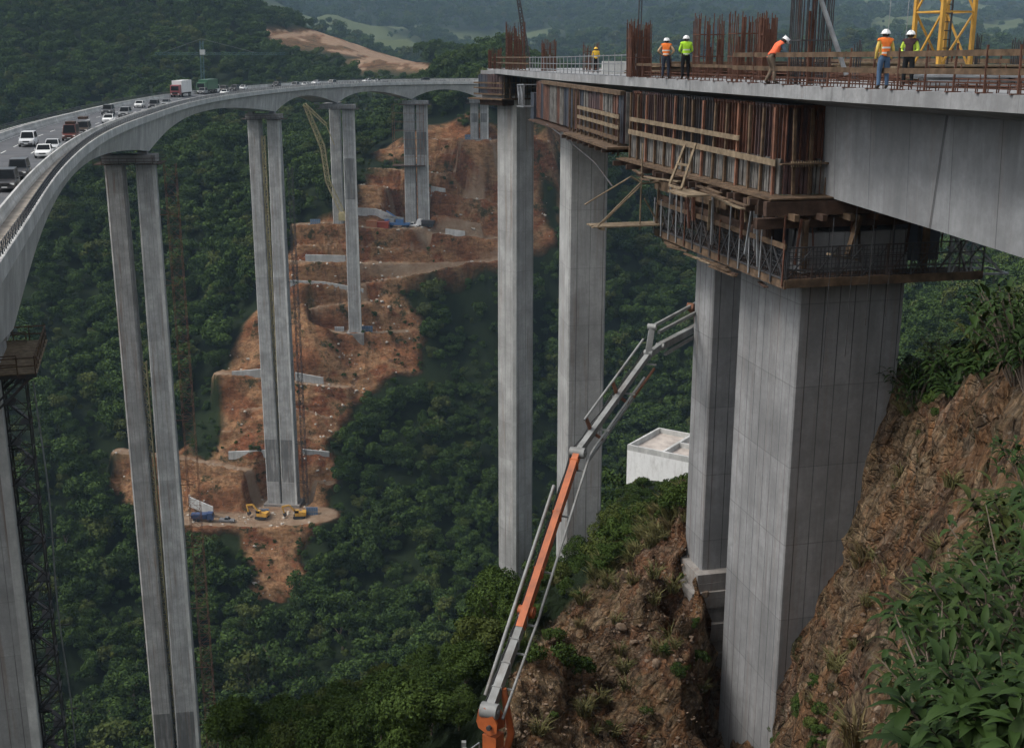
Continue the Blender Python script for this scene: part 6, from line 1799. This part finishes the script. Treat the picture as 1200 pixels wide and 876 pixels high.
for k in range(90):
    px, py = rv.uniform(1060,1215), rv.uniform(390,520)
    if not inpoly(np.array([px]),np.array([py]),CREST)[0]: continue
    p = raise_px(px,py,14,50,300); plant(bproto, rv.randrange(4), (p.x,p.y,p.z-.05), rv.uniform(1.2,2.1), rv.uniform(0,6.28),'b')
# --- loose stones
def stone_mesh(seed, r):
    bm = bmesh.new(); bmesh.ops.create_icosphere(bm, subdivisions=2, radius=r); rr = random.Random(seed)
    sx,sy,sz = rr.uniform(.7,1.3),rr.uniform(.7,1.2),rr.uniform(.5,.9); pl = [(Vector((rr.gauss(0,1),rr.gauss(0,1),rr.gauss(0,1))).normalized(), r*rr.uniform(.55,.85)) for _ in range(7)]
    for v in bm.verts:
        for n,d in pl:
            q = v.co.dot(n)-d
            if q > 0: v.co -= n*q
        v.co = Vector((v.co.x*sx,v.co.y*sy,v.co.z*sz))
    me = bpy.data.meshes.new('boulder'); bm.to_mesh(me); bm.free(); return me
M['stone'] = plain('broken_stone', (.15,.105,.07), .9, var=.45, scale=3, dirt=(.10,.06,.04,.8), bump=.6)
M['stone_pale'] = plain('pale_rubble', (.42,.37,.31), .9, var=.35, scale=3)
bm_ = [stone_mesh(k,.5) for k in range(6)]
for m_ in bm_: m_.materials.append(M['stone'])
for k in range(14):
    px, py = (rv.uniform(610,835),rv.uniform(640,880)) if k < 9 else (rv.uniform(915,1040),rv.uniform(560,880))
    if k < 9 and (py-590) < (830-px)*.45: continue
    p = raise_px(px,py,20,90,500)
    o = bpy.data.objects.new('boulder', bm_[k%6]); COL.objects.link(o); s = rv.uniform(.2,.75)**1.4
    o.location = (p.x,p.y,p.z+.02); o.scale = (s,s,s); o.rotation_euler = (rv.uniform(0,6),rv.uniform(0,6),rv.uniform(0,6))
    tag(o,'rough brown boulder lying on the bare rocky slope','boulder','boulders on the rocky slope')
def rubble(name, label, n, region, y0, y1, smin, smax, mat, ofs):
    vs, fs = [], []
    ico = [(0,0,1),(.89,0,.45),(.28,.85,.45),(-.72,.53,.45),(-.72,-.53,.45),(.28,-.85,.45),(.72,.53,-.45),(-.28,.85,-.45),(-.89,0,-.45),(-.28,-.85,-.45),(.72,-.53,-.45),(0,0,-1)]
    tri = [(0,1,2),(0,2,3),(0,3,4),(0,4,5),(0,5,1),(1,6,2),(2,7,3),(3,8,4),(4,9,5),(5,10,1),(6,7,2),(7,8,3),(8,9,4),(9,10,5),(10,6,1),(11,7,6),(11,8,7),(11,9,8),(11,10,9),(11,6,10)]
    k = 0; xs = [p[0] for p in region]; ys = [p[1] for p in region]
    while k < n:
        px, py = rv.uniform(min(xs),max(xs)), rv.uniform(min(ys),max(ys)); k += 1
        if not inpoly(np.array([px]),np.array([py]),region)[0]: continue
        if y0 > 200 and any(inpoly(np.array([px]),np.array([py]),[(a+(8 if a > 240 else -8),b) for a,b in g])[0] for g in GREEN): continue
        p = raise_px(px,py,y0,y1,260); z = gz(p.x,p.y) if y0 > 200 else p.z
        s = rv.uniform(smin,smax)*rv.uniform(.5,1); o = len(vs)
        for q in ico: vs.append((p.x+q[0]*s*rv.uniform(.6,1.3),p.y+q[1]*s*rv.uniform(.6,1.3),z+ofs+q[2]*s*rv.uniform(.4,.9)))
        fs += [tuple(i+o for i in f) for f in tri]
    m = MB(); m.add(vs,fs); o = m.build(name, mat); tag(o,label,'rubble',None,'stuff')
rubble('rubble','pale broken stones strewn over the red excavated terraces',1800,EARTH,300,640,.25,.9,M['stone_pale'],.1)
rubble('loose_stones','small loose stones scattered over the near rocky slope',900,[(806,610),(740,640),(650,720),(600,800),(570,890),(835,890),(835,780)],30,90,.04,.15,M['stone'],.02)
rubble('loose_stones','small loose stones on the orange bank right of the near pier',260,[(1050,470),(1010,640),(915,880),(1050,880),(1070,660),(1120,540)],20,60,.04,.14,M['stone'],.02)
# ================================================================ CAMERA, SKY, SUN, AIR
cam = bpy.data.objects.new('camera', bpy.data.cameras.new('camera')); COL.objects.link(cam)
cam.location = (0,0,0); cam.rotation_euler = (math.pi/2 - PITCH, 0, 0)
cam.data.sensor_width = 36; cam.data.lens = F/1200*36; cam.data.clip_end = 20000; cam.data.clip_start = .05
S.camera = cam
W = bpy.data.worlds.new('World'); S.world = W; W.use_nodes = True
nt = W.node_tree; nt.nodes.clear()
sky = nt.nodes.new('ShaderNodeTexSky'); sky.sky_type = 'NISHITA'; sky.sun_disc = False
SUN_EL, SUN_AZ = rad(54), rad(-102)
sky.sun_elevation = SUN_EL; sky.sun_rotation = SUN_AZ; sky.air_density = 1.3; sky.dust_density = 4.0; sky.ozone_density = 1.5
# cloud cover: the overcast veil evens out the blue
hs = nt.nodes.new('ShaderNodeHueSaturation'); hs.inputs['Saturation'].default_value = .28
bg = nt.nodes.new('ShaderNodeBackground'); bg.inputs['Strength'].default_value = .115
wo = nt.nodes.new('ShaderNodeOutputWorld')
nt.links.new(sky.outputs[0], hs.inputs['Color']); nt.links.new(hs.outputs[0], bg.inputs['Color']); nt.links.new(bg.outputs[0], wo.inputs['Surface'])
sl = bpy.data.lights.new('sun','SUN'); sl.energy = 1.2; sl.angle = rad(16); sl.color = (1,.95,.88)
so = bpy.data.objects.new('sun', sl); COL.objects.link(so)
d = Vector((math.sin(SUN_AZ)*math.cos(SUN_EL), math.cos(SUN_AZ)*math.cos(SUN_EL), math.sin(SUN_EL)))
so.rotation_euler = d.to_track_quat('Z','Y').to_euler()
# valley haze: a closed box of thin even air
hb = MB().box(-5700, -60, -900, 5700, 7300, 900).build('haze', bpy.data.materials.new('valley_haze'))
hb['kind'] = 'stuff'
hm = hb.data.materials[0]; hm.use_nodes = True; n_ = hm.node_tree; n_.nodes.clear()
vo = n_.nodes.new('ShaderNodeVolumePrincipled'); vo.inputs['Color'].default_value = (.52,.76,1,1); vo.inputs['Density'].default_value = HAZE; vo.inputs['Anisotropy'].default_value = 0.0
om = n_.nodes.new('ShaderNodeOutputMaterial'); n_.links.new(vo.outputs[0], om.inputs['Volume'])
S.view_settings.view_transform = 'Standard'; S.view_settings.look = 'None'; S.view_settings.gamma = 1.0
S.view_settings.exposure = .76
S.render.engine = 'CYCLES'
cy = S.cycles; cy.use_denoising = True
try: cy.denoiser = 'OPENIMAGEDENOISE'
except Exception: pass
cy.max_bounces = 5; cy.diffuse_bounces = 3; cy.glossy_bounces = 2; cy.transmission_bounces = 2; cy.volume_bounces = 0; cy.transparent_max_bounces = 4
cy.use_adaptive_sampling = True; cy.adaptive_threshold = .02
bpy.context.view_layer.update()
